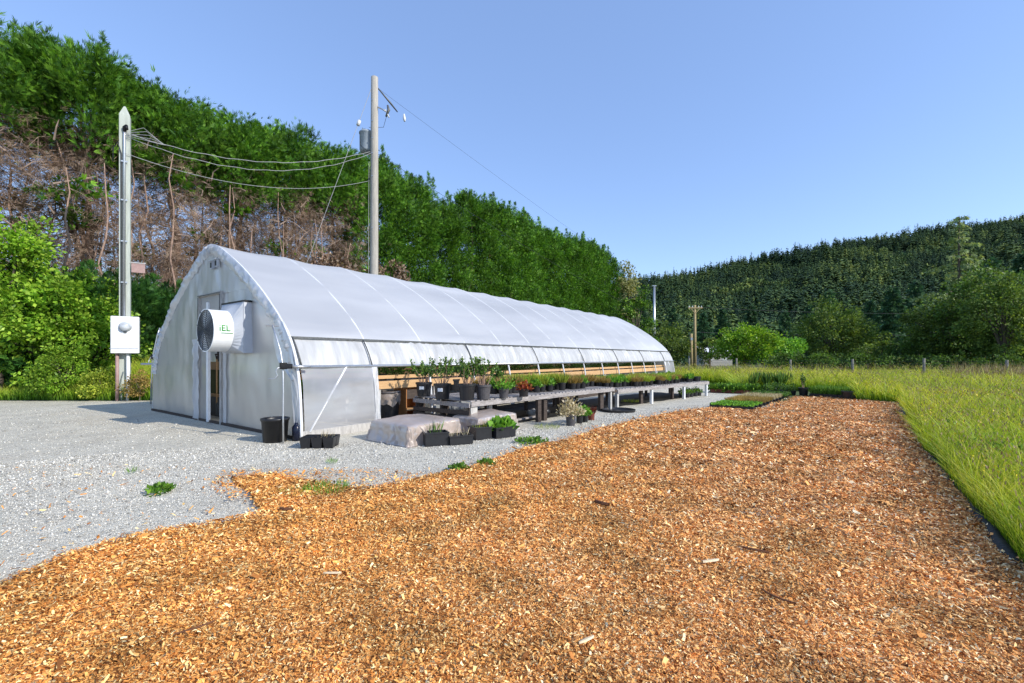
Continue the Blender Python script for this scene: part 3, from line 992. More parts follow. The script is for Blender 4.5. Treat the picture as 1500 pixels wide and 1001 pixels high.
def cypress(name, label, loc, h, zb, R, mats, group, bare, seed_rz, ncl=150, nf=46):
    root = thing(name, label, 'tree', loc, seed_rz, group)
    m = MB()
    top = Vector((random.gauss(0, .3), random.gauss(0, .3), h * .9))
    m.tube(wander((0, 0, -.2), top, 7, .16), [.26, .23, .2, .17, .13, .1, .06, .03], 8)
    if bare:
        for i in range(8):
            z = random.uniform(1, zb * .7); a = random.uniform(0, 6.28)
            r1 = random.uniform(.5, 1.7)
            m.tube(wander((0, 0, z), (r1 * math.cos(a), r1 * math.sin(a), min(h * .8, z + random.uniform(3, 7))), 5, .14), [.1, .085, .07, .055, .04, .025], 6)
    m.build('trunk', MT['bark'], root, smooth=True)
    V, F = cypress_crown(zb, h, R, ncl, nf)
    mesh_np('crown', V, F, mats[0], root)
    if bare:
        for i in range(8):
            a = i * .785 + random.uniform(-.3, .3); r0 = random.uniform(2.2, 3.2); z = 0.0; z1_ = zb + random.uniform(-2.5, 1.0)
            MB().tube(wander((r0 * math.cos(a), r0 * math.sin(a), z), ((r0 + .1) * math.cos(a), (r0 + .1) * math.sin(a), z1_), 9, .11), [q * random.uniform(.75, 1.0) for q in (.095, .088, .08, .074, .066, .058, .05, .042, .034, .02)], 6).build('stem', MT['bark'], root, smooth=True)
        d = MB()
        for i in range(60):
            a = random.uniform(0, 6.28); r0 = random.uniform(1.9, 3.0); z = random.uniform(bare, zb)
            b0 = Vector((r0 * math.cos(a), r0 * math.sin(a), z))
            e0 = b0 + Vector((random.gauss(0, .5), random.gauss(0, .5), random.uniform(-.2, .9)))
            d.tube([b0, b0.lerp(e0, .5) + Vector((random.gauss(0, .1), random.gauss(0, .1), .1)), e0], [.04, .03, .012], 5, False)
        tips = []
        z0 = bare
        for i in range(230):
            z = random.uniform(z0, zb + 1.2); a = random.uniform(0, 6.28)
            L = R * random.uniform(.5, 1.1)
            p = Vector((.12 * math.cos(a), .12 * math.sin(a), z))
            pts = [p]
            dr = random.uniform(-.5, .35)
            for k in range(1, 5):
                t = k / 4
                pts.append(Vector((L * t * math.cos(a + .25 * t) + random.gauss(0, .08), L * t * math.sin(a + .25 * t) + random.gauss(0, .08), z + L * (dr * t - .35 * t * t) + .1)))
            d.tube(pts, [.028, .022, .017, .012, .006], 4, False)
            for k in range(5):
                b = pts[random.randint(1, 4)]
                e = b + Vector((random.gauss(0, .45), random.gauss(0, .45), random.gauss(-.15, .4)))
                d.tube([b, b.lerp(e, .5) + Vector((0, 0, .08)), e], [.011, .008, .004], 3, False)
                tips.append(e); tips.append(b)
        d.build('dead_branches', MT['twig'], root)
        T = np.array([tuple(v) for v in tips])
        C = T[rng.integers(0, len(T), 11500)] + rng.normal(0, .28, (11500, 3))
        D = np.stack([rng.normal(0, .6, 11500), rng.normal(0, .6, 11500), rng.normal(-.2, .5, 11500)], 1)
        V, F = fronds(C, D, rng.uniform(.2, .48, 11500), 5, .9, .027)
        mesh_np('dead_foliage', V, F, MT['cyp_dead'], root)
        # a few surviving green tufts
        parts = []
        for i in range(5):
            z = random.uniform(z0 + .3, zb); a = random.uniform(0, 6.28); rr = R * random.uniform(.4, .9)
            mN = 60
            C = np.array([rr * math.cos(a), rr * math.sin(a), z]) + rng.normal(0, 1, (mN, 3)) * np.array([.42, .42, .2])
            D = np.stack([rng.normal(0, .4, mN) + math.cos(a), rng.normal(0, .4, mN) + math.sin(a), rng.normal(.3, .3, mN)], 1)
            parts.append(fronds(C, D, rng.uniform(.25, .5, mN), 5, .85, .15))
        V, F = join(parts)
        mesh_np('foliage', V, F, MT['cyp'], root)
    return root


HP = 31.0
def hedge_pt(s, perp_=HP):
    return (-.806 * perp_ + DX * s, .592 * perp_ + DY * s)


hs = [-2.7, 2.7, 6, 8.9, 12, 17, 20, 26, 30, 35, 43.5, 59, 72]
hh_ = [17.0, 17.3, 17.2, 16.7, 16.9, 18.4, 18.0, 18.4, 16.9, 18.9, 18.7, 19.2, 18.6]
variants = {}
ss = [-1.4, 2.2, 5.6, 9.0, 12.6, 16.0, 19.6, 23.2, 26.6, 30.6, 34.4, 38.0, 41.6, 45.2, 48.8, 52.4, 56.0, 59.6, 63.2, 67.0]
nb_, nf_ = 0, 0
for i, s in enumerate(ss):
    h = float(np.interp(s, hs, hh_)) * random.uniform(.975, 1.025)
    x, y = hedge_pt(s, HP + random.uniform(-.5, .5))
    bare = s < 21
    if bare:
        lab = 'hedge cypress with bare brown lower trunk, %s from the left end of the tall hedge' % ORD[nb_]; nb_ += 1
    else:
        lab = 'tall green hedge cypress clothed almost to the ground, %s tree right of the bare trunks' % ORD[nf_]; nf_ += 1
    key = ('bare', i % 3) if bare else ('full', i % 4)
    if key not in variants:
        zb = 12.0 if bare else 2.0
        variants[key] = (cypress('hedge_cypress', lab, (x, y, 0), h, zb, 3.0, (MT['cyp'],), 'cypresses of the tall hedge', 4.4 if bare else 0, random.uniform(0, 6), 130 if bare else 250, 125), h)
    else:
        src, h0 = variants[key]
        dup(src, (x, y, 0), random.uniform(0, 6.28), lab, scale=(1, 1, h / h0))

# low dark hedge in front of the bare trunks
lowh = None
lows = [(1.0, 29.4, 5.6), (3.8, 28.6, 6.0), (6.0, 27.6, 6.1), (8.4, 27.8, 5.9), (11, 27.8, 5.4), (14, 28.4, 5.6)]
for i, (s, pp, h) in enumerate(lows):
    x, y = hedge_pt(s, pp)
    lab = 'low dark green cypress bush under the bare trunks, %s from the left of its row' % ORD[i]
    if lowh is None:
        lowh = cypress('cypress_bush', lab, (x, y, 0), h, .5, 2.0, (MT['cyp_dark'],), 'low cypress bushes under the hedge', 0, 0, 150, 60); h0 = h
    else:
        dup(lowh, (x, y, 0), random.uniform(0, 6.28), lab, scale=(1.05, 1.05, h / h0))


def limb_tree(root, h, crown_pts, tr, mat, base=0):
    m = MB()
    fork = h * .3
    m.tube(wander((0, 0, -.3), (0, 0, fork), 3, tr * .3), [tr * 1.25, tr, tr * .9, tr * .8], 9)
    for c in crown_pts:
        c = Vector(c)
        z = min(fork * random.uniform(.7, 1.2), c.z * .8)
        st = Vector((0, 0, min(z, fork)))
        k = st.lerp(c, .5) + Vector((random.gauss(0, .15), random.gauss(0, .15), .12 * c.length))
        m.tube([st, k, c], [tr * .5, tr * .3, tr * .08], 5, False)
    return m.build('trunk', mat, root, smooth=True)


def broad_crown(h, rx, rz_, zc, ncl, nl, leaf, wid=.32, clump=.5, flat=.75, shape=1.0, droop=.2):
    """uneven broadleaf crown: leaf clumps through a lumpy volume"""
    pts, parts = [], []
    for i in range(ncl):
        v = rng.normal(size=3); v /= np.linalg.norm(v)
        lump = 1 + .5 * mn.noise(Vector(v * 1.7) + Vector((h, rx, 0))) + .25 * mn.noise(Vector(v * 4) + Vector((h, rx, 9)))
        r = (.45 + .55 * rng.uniform() ** .4) * lump
        c = np.array([v[0] * rx * r, v[1] * rx * r, zc + v[2] * rz_ * r])
        if c[2] < .15: c[2] = .15 + rng.uniform() * .3
        pts.append(c)
        m = nl
        u = unit(rng.normal(size=(m, 3)))
        s = u * (rng.uniform(size=(m, 1)) ** .45) * clump * np.array([1, 1, flat]) * rng.uniform(.5, 1.5)
        C = c + s
        outv = unit(np.array([[v[0], v[1], v[2] * .6]]))
        D = u * .6 + outv * .5 + rng.normal(0, .45, (m, 3)) - np.array([0, 0, droop])
        parts.append(leaves(C, D, leaf * rng.uniform(.6, 1.3, m), wid, .15))
    V, F = join(parts)
    return V, F, pts


def broadleaf(name, label, cat, loc, h, rx, zc, rz_, mat, leaf, ncl=70, nl=90, clump=.5, group=None, tr=.18, bark='bark_grey', wid=.32, flat=.75):
    root = thing(name, label, cat, loc, 0, group)
    V, F, pts = broad_crown(h, rx, rz_, zc, ncl, nl, leaf, wid, clump, flat)
    mesh_np('crown', V, F, MT[mat], root)
    idx = rng.choice(len(pts), min(16, len(pts)), replace=False)
    limb_tree(root, h, [tuple(pts[k]) for k in idx], tr, MT[bark])
    return root


# bright lime bushes at the left edge
broadleaf('broadleaf_tree', 'bright lime green broadleaf tree spreading left of the meter post', 'tree', dep(70, 555, 19.0)[:2] + (.3,), 5, 2.5, 3.0, 2.0, 'lime', .17, 150, 110, .5, tr=.12)
broadleaf('broadleaf_tree', 'taller lime green tree cut off by the photo left edge, above the other lime tree', 'tree', dep(-4, 555, 18.0)[:2] + (.3,), 7.6, 1.65, 5.0, 2.4, 'lime', .17, 110, 105, .5, tr=.14)
broadleaf('leafy_bush', 'darker lime bush low behind the lime tree, touching the meter post', 'bush', dep(146, 555, 19.4)[:2] + (.3,), 4, 1.2, 2.2, 1.7, 'lime', .15, 60, 85, .45, tr=.08)
# weedy bush beside the verge
broadleaf('weed_bush', 'feathery green weed bush standing on the grass verge in front of the lime tree', 'weed', dep(92, 580, 17.7)[:2] + (.1,), 2.0, .8, 1.05, .95, 'lime', .08, 80, 90, .24, tr=.03)
broadleaf('weed_bush', 'smaller yellow-green weed clump just left of the meter cabinet', 'weed', dep(150, 580, 17.6)[:2] + (.1,), 1.2, .5, .55, .5, 'sedge', .08, 40, 80, .2, tr=.02)
broadleaf('weed_bush', 'reddish green weed clump under the meter cabinet', 'weed', dep(205, 580, 17.4)[:2] + (.1,), 1.2, .45, .5, .45, 'rusty', .07, 26, 60, .2, tr=.02)
# shrubs against the hedge, beyond the greenhouse
x, y = hedge_pt(29, 27); broadleaf('leafy_bush', 'pale green leafy bush in front of the hedge, above the middle of the greenhouse roof', 'bush', (x, y, 0), 8.6, 1.9, 5.2, 3.0, 'mid', .2, 70, 80, .6, tr=.12)
x, y = hedge_pt(33, 27); broadleaf('leafy_bush', 'second pale green bush right of the first, in front of the hedge', 'bush', (x, y, 0), 7.4, 1.8, 4.4, 2.8, 'mid', .2, 64, 80, .6, tr=.12)
x, y = hedge_pt(68.5, 27.5); broadleaf('variegated_tree', 'cream variegated tree at the far right end of the tall hedge', 'tree', (x, y, 0), 17, 1.7, 12.2, 4.6, 'cream', .34, 44, 46, .9, tr=.2)
x, y = hedge_pt(62, 28); broadleaf('brown_bush', 'brown dried bush at the foot of the hedge near its right end', 'bush', (x, y, 0), 7, 2.0, 4.6, 2.6, 'cyp_dead', .25, 50, 60, .7, tr=.12)
x, y = hedge_pt(22.2, 28.4); broadleaf('brown_bush', 'brown dead foliage clump right of the tall utility pole', 'bush', (x, y, 0), 8.6, 1.5, 7.0, 1.5, 'cyp_dead', .26, 50, 60, .6, tr=.12)
x, y = hedge_pt(17.8, 28.4); broadleaf('brown_bush', 'brown dead foliage clump left of the tall utility pole', 'bush', (x, y, 0), 8.6, 1.5, 7.2, 1.5, 'cyp_dead', .26, 40, 60, .6, tr=.12)

# middle distance, left to right
def mid_tree(name, label, cat, px0, px1, ptop, Y, mat, leaf, ncl, nl, pbot=535, clump=None, tr=.2, group=None):
    rx = (px1 - px0) / 2 / F_PX * Y
    x = ((px0 + px1) / 2 - 750) / F_PX * Y
    ztop = H_CAM + (HOR - ptop) / F_PX * Y
    zbot = max(.3, H_CAM + (HOR - pbot) / F_PX * Y)
    zc = (ztop + zbot) / 2
    return broadleaf(name, label, cat, (x, Y, 0), ztop, rx * .86, zc, (ztop - zbot) / 2 * .86, mat, leaf, ncl, nl, clump or rx * .24, group, tr)


mid_tree('broadleaf_tree', 'mid green tree just behind the far end of the greenhouse roof', 'tree', 903, 962, 425, 66, 'mid', .34, 60, 70)
mid_tree('broadleaf_tree', 'olive green tree left of the tan crossarm pole', 'tree', 940, 1012, 470, 72, 'olive', .36, 60, 70)
mid_tree('leafy_bush', 'grey-green bush right of the tan pole, beyond the fence', 'bush', 1018, 1062, 492, 74, 'olive', .3, 44, 60)
mid_tree('leafy_bush', 'large bright yellow-green bush beyond the fence', 'bush', 1046, 1136, 476, 52, 'lime', .28, 90, 80)
mid_tree('leafy_bush', 'mid green bush between the bright bush and the round olive tree', 'bush', 1118, 1180, 488, 54, 'fresh', .28, 60, 70)
mid_tree('broadleaf_tree', 'round olive green tree standing beyond the fence', 'tree', 1168, 1276, 448, 58, 'olive', .3, 130, 90)
mid_tree('leafy_bush', 'small pale olive bush right of the round olive tree', 'bush', 1262, 1312, 500, 50, 'olive', .24, 50, 70)
mid_tree('broadleaf_tree', 'big dark broadleaf tree at the right edge beyond the fence', 'tree', 1385, 1560, 400, 41, 'darkleaf', .24, 260, 100, 545, .8, .3)
mid_tree('broadleaf_tree', 'loose yellow-green tree leaning over the big dark tree at the right edge', 'tree', 1428, 1512, 398, 37.5, 'olive', .2, 100, 80, 535, .7, .2)
mid_tree('broadleaf_tree', 'dark broadleaf tree with sunlit yellow-green top beside the sparse spruce', 'tree', 1345, 1440, 432, 44, 'olive', .24, 120, 90, 545, .8, .25)
mid_tree('leafy_bush', 'dark bush beyond the fence under the sparse spruce', 'bush', 1310, 1385, 485, 46, 'darkleaf', .22, 70, 80, 546)
for i, (a, b, tp, lab) in enumerate([(1120, 1180, 516, 'low dark thicket behind the fence, under the mid green bush'), (1170, 1235, 517, 'low dark thicket behind the fence, under the round olive tree'),
                                     (1228, 1300, 518, 'low dark thicket behind the fence, under the small pale olive bush'), (1290, 1360, 520, 'low dark thicket behind the fence, left of the nearest post'),
                                     (1352, 1430, 520, 'low dark thicket behind the fence, right of the nearest post'), (1420, 1510, 520, 'low dark thicket under the big dark tree at the right edge')]):
    mid_tree('bramble_thicket', lab, 'bush', a, b, tp, 43 - i * 1.3, 'darkleaf', .17, 46, 60, 552, .42, .03, 'dark thickets along the fence')


def conifer(name, label, loc, h, R, nb, mat, sparse=0.0, bare=.08, droop=.45, group=None, fl=.5):
    root = thing(name, label, 'tree', loc, random.uniform(0, 6), group)
    m = MB()
    m.tube(wander((0, 0, -.3), (0, 0, h), 6, h * .004), [h * .014, h * .013, h * .011, h * .009, h * .006, h * .004, h * .0015], 7)
    parts = []
    for i in range(nb):
        t = bare + (1 - bare) * (i + random.random()) / nb
        a = i * 2.4 + random.uniform(-.6, .6)
        L = R * (1 - t) ** .75 * random.uniform(.6, 1.15) + .25
        if random.random() < sparse: L *= random.uniform(.3, .6)
        z = h * t
        st = Vector((0, 0, z)); ca, sa = math.cos(a), math.sin(a)
        e = Vector((L * ca, L * sa, z - droop * L + .25 * L * t))
        k = st.lerp(e, .5) + Vector((0, 0, .12 * L))
        m.tube([st, k, e], [.02 + .012 * L, .015 + .005 * L, .008], 4, False)
        n = int((15 if sparse else 24) * (L + .5))
        u = rng.uniform(.12, 1, n)[:, None]
        P_ = np.array(st) * (1 - u) ** 2 + 2 * np.array(k) * u * (1 - u) + np.array(e) * u ** 2
        P_ = P_ + rng.normal(0, .1 + .04 * L, (n, 3)) * np.array([1, 1, .5])
        D = np.array([ca, sa, -.5]) + rng.normal(0, .5, (n, 3)) - np.array([0, 0, .5 if sparse else .1])
        parts.append(fronds(P_, D, rng.uniform(.6, 1.2, n) * fl, 5, .9, .12))
    m.build('trunk', MT['bark_grey'], root, smooth=True)
    V, F = join(parts)
    mesh_np('crown', V, F, MT[mat], root)
    return root


conifer('spruce_tree', 'sparse pale green spruce with drooping boughs rising in front of the hill', dep(1405, 535, 52)[:2] + (0,), H_CAM + (525 - 316) / 660 * 52, 6.6, 62, 'fir_pale', .45, .2, .35, None, .5)
con = conifer('fir_tree', 'dark fir left of the sparse spruce, at the foot of the hill', dep(1308, 535, 84)[:2] + (0,), 15, 4.6, 70, 'fir', 0, .05, .4, 'firs at the foot of the hill', .8)
for (px, top, Y, lab) in [(1275, 440, 96, 'dark fir behind the round olive tree, to its right'), (1342, 412, 100, 'dark fir just left of the sparse spruce trunk, at the foot of the hill'),
                          (1150, 455, 104, 'dark fir behind the gap between bright bush and round tree'), (985, 450, 110, 'dark fir behind the tan crossarm pole, to its left'),
                          (1058, 452, 112, 'dark fir above the bright yellow-green bush, to its left'), (1100, 446, 118, 'dark fir directly above the bright yellow-green bush'),
                          (1215, 425, 122, 'dark fir directly above the round olive tree'), (1385, 430, 92, 'dark fir behind the dark tree with sunlit top'),
                          (1450, 380, 88, 'dark fir rising behind the big dark tree at right'), (940, 446, 120, 'dark fir beside the bare metal mast'),
                          (1030, 458, 98, 'dark fir just right of the tan crossarm pole'), (1185, 448, 108, 'dark fir behind the left shoulder of the round tree'), (1498, 372, 94, 'dark fir cut by the right photo edge')]:
    hgt = H_CAM + (525 - top) / 660 * Y
    dup(con, dep(px, 535, Y)[:2] + (0,), random.uniform(0, 6.28), lab, scale=(hgt / 15 * .9, hgt / 15 * .9, hgt / 15))
# ================================================================== THE GREENHOUSE
LEN, CW = 25.0, 4.4
NB = 14
HALF = [(0, 4.58), (.2, 4.565), (.5, 4.475), (.95, 4.27), (1.85, 3.79), (2.75, 3.2), (3.45, 2.65), (3.78, 2.34), (4.0, 2.08), (4.17, 1.8), (4.29, 1.5), (4.39, 1.05), (4.44, .5), (4.46, 0)]


def smooth_path(pts, m=8):
    P = [Vector((*p, 0)) for p in pts]
    out = []
    for i in range(len(P) - 1):
        a, b, c, d = P[max(i - 1, 0)], P[i], P[i + 1], P[min(i + 2, len(P) - 1)]
        for k in range(m):
            t = k / m
            out.append(.5 * ((2 * b) + (c - a) * t + (2 * a - 5 * b + 4 * c - d) * t * t + (3 * b - a - 3 * c + d) * t ** 3))
    out.append(P[-1])
    return [(p.x, p.y) for p in out]


HP_ = smooth_path(HALF, 6)


def half_w(z):
    zs = [p[1] for p in HP_][::-1]; os_ = [p[0] for p in HP_][::-1]
    return float(np.interp(z, zs, os_))


def arch(zlow, off=0.0):
    """cross-section from right foot over the apex to left foot, as (w, z, normal_w, normal_z)"""
    pts = [p for p in HP_ if p[1] >= zlow - 1e-6]
    if pts[-1][1] > zlow + 1e-3: pts = pts + [(half_w(zlow), zlow)]
    R = [(CW - o, z) for o, z in pts][::-1] + [(CW + o, z) for o, z in pts][1:]
    out = []
    for i, (w_, z) in enumerate(R):
        a, b = R[max(i - 1, 0)], R[min(i + 1, len(R) - 1)]
        t = Vector((b[0] - a[0], b[1] - a[1])).normalized()
        n = (-t.y, t.x)
        out.append((w_ + n[0] * off, z + n[1] * off, n[0], n[1]))
    return out


gh = thing('greenhouse', 'long arched greenhouse covered in milky white plastic film with a fan above its end door', 'greenhouse', P0, RZ)
# roof film, sinking a little between the hoops
A = arch(2.06)
rows = []
for i in range(NB * 6 + 1):
    s = LEN * i / (NB * 6)
    u = (i % 6) / 6
    sag = -.05 * math.sin(math.pi * u) ** 1.2
    row = []
    for j, (w_, z, nw, nz_) in enumerate(A):
        k = sag * (1 + .5 * mn.noise(Vector((s * .7, j * .12, 1)))) + .016 * mn.noise(Vector((s * 1.1, j * .25, 5))) + .006 * mn.noise(Vector((s * 3.3, j * .5, 15)))
        row.append((s, w_ + nw * k, z + nz_ * k))
    rows.append(row)
MB().sheet(rows).build('roof_film', MT['film'], gh, smooth=True)
# faint creases where the film was folded: thin raised folds across some bays
for i in range(NB + 1):
    s = LEN * i / NB
    P = [(s, w_, z) for w_, z, a, b in arch(0, -.025)]
    MB().tube(P, .03, 8).build('hoop', MT['hoop'], gh, smooth=True)
for sgn, nm in ((-1, 'r'), (1, 'l')):
    o = half_w(2.08) + .03
    MB().box((LEN / 2, CW + sgn * o, 2.08), (LEN + .1, .035, .05)).build('side_rail', MT['dark_metal'], gh)
    # hanging curtain with folds
    rows = []
    n = 620
    zs = np.linspace(2.07, 1.47, 9)
    for i in range(n + 1):
        s = LEN * i / n
        row = []
        for k, z in enumerate(zs):
            t = k / 8
            f = abs(mn.noise(Vector((s * 3.6 + .5 * t * math.sin(s * 1.7), t * .4, 3)))) + .5 * abs(mn.noise(Vector((s * 9, t * .8, 8))))
            amt = .12 * f * (1 if s > 1.9 else .3) * (1 - .45 * abs(2 * t - .8))
            row.append((s, CW + sgn * (half_w(z) + amt - .012), z))
        rows.append(row)
    MB().sheet(rows).build('side_curtain', MT['curtain'], gh, smooth=True)
    o = half_w(1.47) + .02
    MB().tube([(-.35, CW + sgn * o, 1.47), (LEN + .1, CW + sgn * o, 1.47)], .032, 10).build('roll_bar', MT['galv'], gh, smooth=True)
    MB().box((.95, CW + sgn * 4.47, .08), (1.9, .045, .2)).build('base_board', MT['pale_wood'], gh, bevel=.004)
    MB().box((1.9 + (LEN - 1.9) / 2, CW + sgn * 4.47, .07), (LEN - 1.9, .045, .16)).build('base_board', MT['dark_wood'], gh, bevel=.004)
    for s in [.02, 1.72] + [1.72 + 3.57 * k for k in range(1, 7)]:
        P = [(s + .06 * (2.08 - z), CW + sgn * (half_w(z) + .05), z) for z in (2.08, 1.9, 1.7, 1.5)]
        MB().tube(P, .017, 6).build('side_strut', MT['dark_metal'], gh, smooth=True)
    # closed film panels at both ends of the open side
    for s0, s1 in ((.05, 1.78), (LEN - 1.8, LEN - .05)):
        rows = []
        for i in range(25):
            s = s0 + (s1 - s0) * i / 24
            rows.append([(s, CW + sgn * (half_w(z) + .012 + .02 * mn.noise(Vector((s * 2.4, z * 3, sgn + s0)))), z) for z in np.linspace(.12, 1.49, 17)])
        MB().sheet(rows).build('corner_panel', MT['clear'], gh, smooth=True)
        MB().tube([(s0 + .1 if s0 < 1 else s1 - .1, CW + sgn * half_w(.15) + sgn * .03, .15), (s0 + 1.05 if s0 < 1 else s1 - 1.05, CW + sgn * half_w(1.48) + sgn * .03, 1.48)], .022, 8).build('brace', MT['white_tube'], gh, smooth=True)
        e = s1 if s0 < 1 else s0
        rows = []
        for i in range(9):
            a = i / 8
            rows.append([(e - .03 + .14 * a + .03 * mn.noise(Vector((a * 4, z * 4, 2))), CW + sgn * (half_w(z) + .03 + .05 * mn.noise(Vector((a * 5, z * 2.4, 7 + sgn)))), z) for z in np.linspace(.1, 1.5, 24)])
        MB().sheet(rows).build('gathered_edge', MT['curtain'], gh, smooth=True)
for w_, z in ((CW - 2.75, 3.1), (CW, 4.46), (CW + 2.75, 3.1)):
    MB().tube([(.05, w_, z), (LEN - .05, w_, z)], .02, 6).build('purlin', MT['white_tube'], gh, smooth=True)


# end wall of crumpled film, with the doorway left open
def end_piece(w0f, w1f, zs, s0, name='end_film', nw=22, seed=0, amp=.03):
    rows = []
    for z in zs:
        a, b = w0f(z), w1f(z)
        row = []
        for i in range(nw + 1):
            w_ = a + (b - a) * i / nw
            e = 1.0
            k = amp * (mn.noise(Vector((w_ * 1.1, z * .9, seed))) + .5 * mn.noise(Vector((w_ * 3.0, z * 1.8, seed + 4))) + .25 * mn.noise(Vector((w_ * 9.0, z * 1.2, seed + 7))))
            row.append((s0 - .02 + k * e, w_, z))
        rows.append(row)
    return MB().sheet(rows).build(name, MT['endfilm'], gh, smooth=True)


DW0, DW1, DZ = 3.64, 4.96, 3.26
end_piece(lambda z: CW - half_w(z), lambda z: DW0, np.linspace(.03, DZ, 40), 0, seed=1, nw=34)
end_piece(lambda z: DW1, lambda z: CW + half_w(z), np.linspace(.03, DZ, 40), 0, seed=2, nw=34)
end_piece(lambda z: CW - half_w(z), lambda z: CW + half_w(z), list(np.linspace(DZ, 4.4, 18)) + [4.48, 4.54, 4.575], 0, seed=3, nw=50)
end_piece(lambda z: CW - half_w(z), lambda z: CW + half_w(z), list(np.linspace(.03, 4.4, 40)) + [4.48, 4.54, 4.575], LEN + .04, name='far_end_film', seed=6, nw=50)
# the roof film wrapped round the front arch in gathers
A0 = arch(1.2)
rows = []
m = len(A0)
for jj in range((m - 1) * 3 + 1):
    j, f = divmod(jj, 3)
    a = A0[j]; b = A0[min(j + 1, m - 1)]
    w_, z, nw, nz_ = [a[q] + (b[q] - a[q]) * f / 3 for q in range(4)]
    row = []
    for i in range(9):
        r = i / 8
        inset = .30 * r * (1 + .25 * mn.noise(Vector((jj * .21, 2, 0))))
        cr = abs(mn.noise(Vector((jj * .33 + r, r * 1.2, 9)))) + .6 * abs(mn.noise(Vector((jj * .8, r * 2, 5))))
        row.append((-.015 - (.03 + .10 * cr) * math.sin(math.pi * (.12 + .8 * r)), w_ + nw * (.012 - inset), z + nz_ * (.012 - inset)))
    rows.append(row)
MB().sheet(rows).build('gathered_edge', MT['curtain'], gh, smooth=True)
# loose flap of film at the near corner, over the crank
rows = []
for i in range(15):
    a = i / 14
    row = []
    for z in np.linspace(2.45, .08, 34):
        t = (2.45 - z) / 2.4
        wd = (.12 + .5 * max(0, math.sin(math.pi * min(1, t * 1.9))) if t < .53 else .12 + .12 * (1 - t))
        row.append((-.06 - .05 * abs(mn.noise(Vector((a * 4, z * 2.2, 3)))) - .04 * a, CW - half_w(z) + wd * a - .02, z))
    rows.append(row)
MB().sheet(rows).build('corner_flap', MT['curtain'], gh, smooth=True)
MB().tube([(-.03, CW - half_w(z) - .03, z) for z in np.linspace(2.4, .02, 14)], .03, 8).build('corner_tube', MT['white_tube'], gh, smooth=True)
# vents under the ridge
for w_ in (3.83, 4.12):
    z = 4.02 if w_ > 4 else 4.04
    v = MB().box((-.07, w_, z), (.06, .13, .2)).box((-.09, w_, z + .09), (.1, .16, .02)).build('vent', MT['fan_grey'], gh)
    MB().box((-.102, w_, z - .01), (.012, .08, .13)).build('vent_opening', MT['black'], v)
# doorway
fr = MB()
fr.box((-.05, DW0 - .03, DZ / 2), (.08, .06, DZ)).box((-.05, DW1 + .03, DZ / 2), (.08, .06, DZ)).box((-.05, (DW0 + DW1) / 2, DZ + .03), (.08, DW1 - DW0 + .12, .06))
fr.build('door_frame', MT['pale_wood'], gh, bevel=.004)
MB().box((-.092, (DW0 + DW1) / 2, DZ + .022), (.02, DW1 - DW0 + .1, .028)).box((-.092, DW0 - .02, 2.75), (.02, .022, 1.0)).box((-.092, DW1 + .02, 2.75), (.02, .022, 1.0)).build('door_track', MT['dark_metal'], gh)
rows = [[(-.03 + .012 * mn.noise(Vector((w_ * 3, z * 3, 2))), w_, z) for z in np.linspace(2.2, DZ, 10)] for w_ in np.linspace(DW0, DW1, 12)]
MB().sheet(rows).build('transom_film', MT['endfilm'], gh, smooth=True)
MB().box((-.03, 4.46, 2.6), (.07, .14, 1.0)).build('transom_post', MT['white_paint'], gh, bevel=.004)
d = MB().box((-.08, 4.34, 1.1), (.06, .12, 2.16)).build('door_jamb', MT['white_paint'], gh, bevel=.004)
rows = [[(-.06 + .02 * mn.noise(Vector((w_ * 3, z * 2, 2))), w_, z) for z in np.linspace(.06, 2.2, 30)] for w_ in np.linspace(4.4, 4.96, 12)]
MB().sheet(rows).build('door', MT['endfilm'], gh, smooth=True)
for wA, wB, sd, kd in ((4.93, 5.28, 5, 1), (3.36, 3.54, 8, .25)):
    rows = []
    for i in range(15):
        a = i / 14
        rows.append([(-.03 - kd * (.06 + .07 * abs(mn.noise(Vector((a * 5, z * 3, sd))))) - .03 * kd * math.sin(math.pi * a), wA + (wB - wA) * (a * (1 + .2 * mn.noise(Vector((1, z * 2.2, sd))))) + .05 * mn.noise(Vector((2, z * 2.6, sd))), z) for z in np.linspace(.05, 2.15, 40)])
    MB().sheet(rows).build('gathered_edge', MT['curtain'], gh, smooth=True)
MB().box((-.06, CW, .03), (.05, 8.7, .07)).build('foot_shadow_strip', MT['dark_wood'], gh)  # dark strip added as the shadow line along the end wall's foot

# exhaust fan over the door
FW, FZ, FS = 2.62, 2.345, 1.16
fan = MB().box((-.1, FW, FZ), (.2, FS, FS)).build('exhaust_fan', MT['fan_grey'], gh, bevel=.006)
sh = MB()
n = 48
CZ = 2.27
R = .47
def sq(t, r):
    c, s = math.cos(t), math.sin(t)
    k = r / max(abs(c), abs(s))
    return (c * k, s * k)
ring = []
def circ(x, r): return [(x, FW + r * math.cos(2 * math.pi * k / n), CZ + r * math.sin(2 * math.pi * k / n)) for k in range(n + 1)]
sqr = [(-.203, FW + sq(2 * math.pi * k / n, FS / 2 - .012)[0], FZ + sq(2 * math.pi * k / n, FS / 2 - .012)[1]) for k in range(n + 1)]
MB().sheet([sqr, circ(-.36, R)]).build('transition', MT['fan_grey'], fan)
MB().sheet([circ(-.36, R), circ(-.5, R), circ(-.735, R), circ(-.745, R + .012), circ(-.76, R + .012), circ(-.76, R - .012), circ(-.5, R - .012)]).build('shroud', MT['fan_white'], fan, smooth=False)
MB().box((-.075, FW, FZ + FS / 2 + .02), (.26, FS + .05, .035)).build('top_seal', MT['black'], fan)
g = MB()
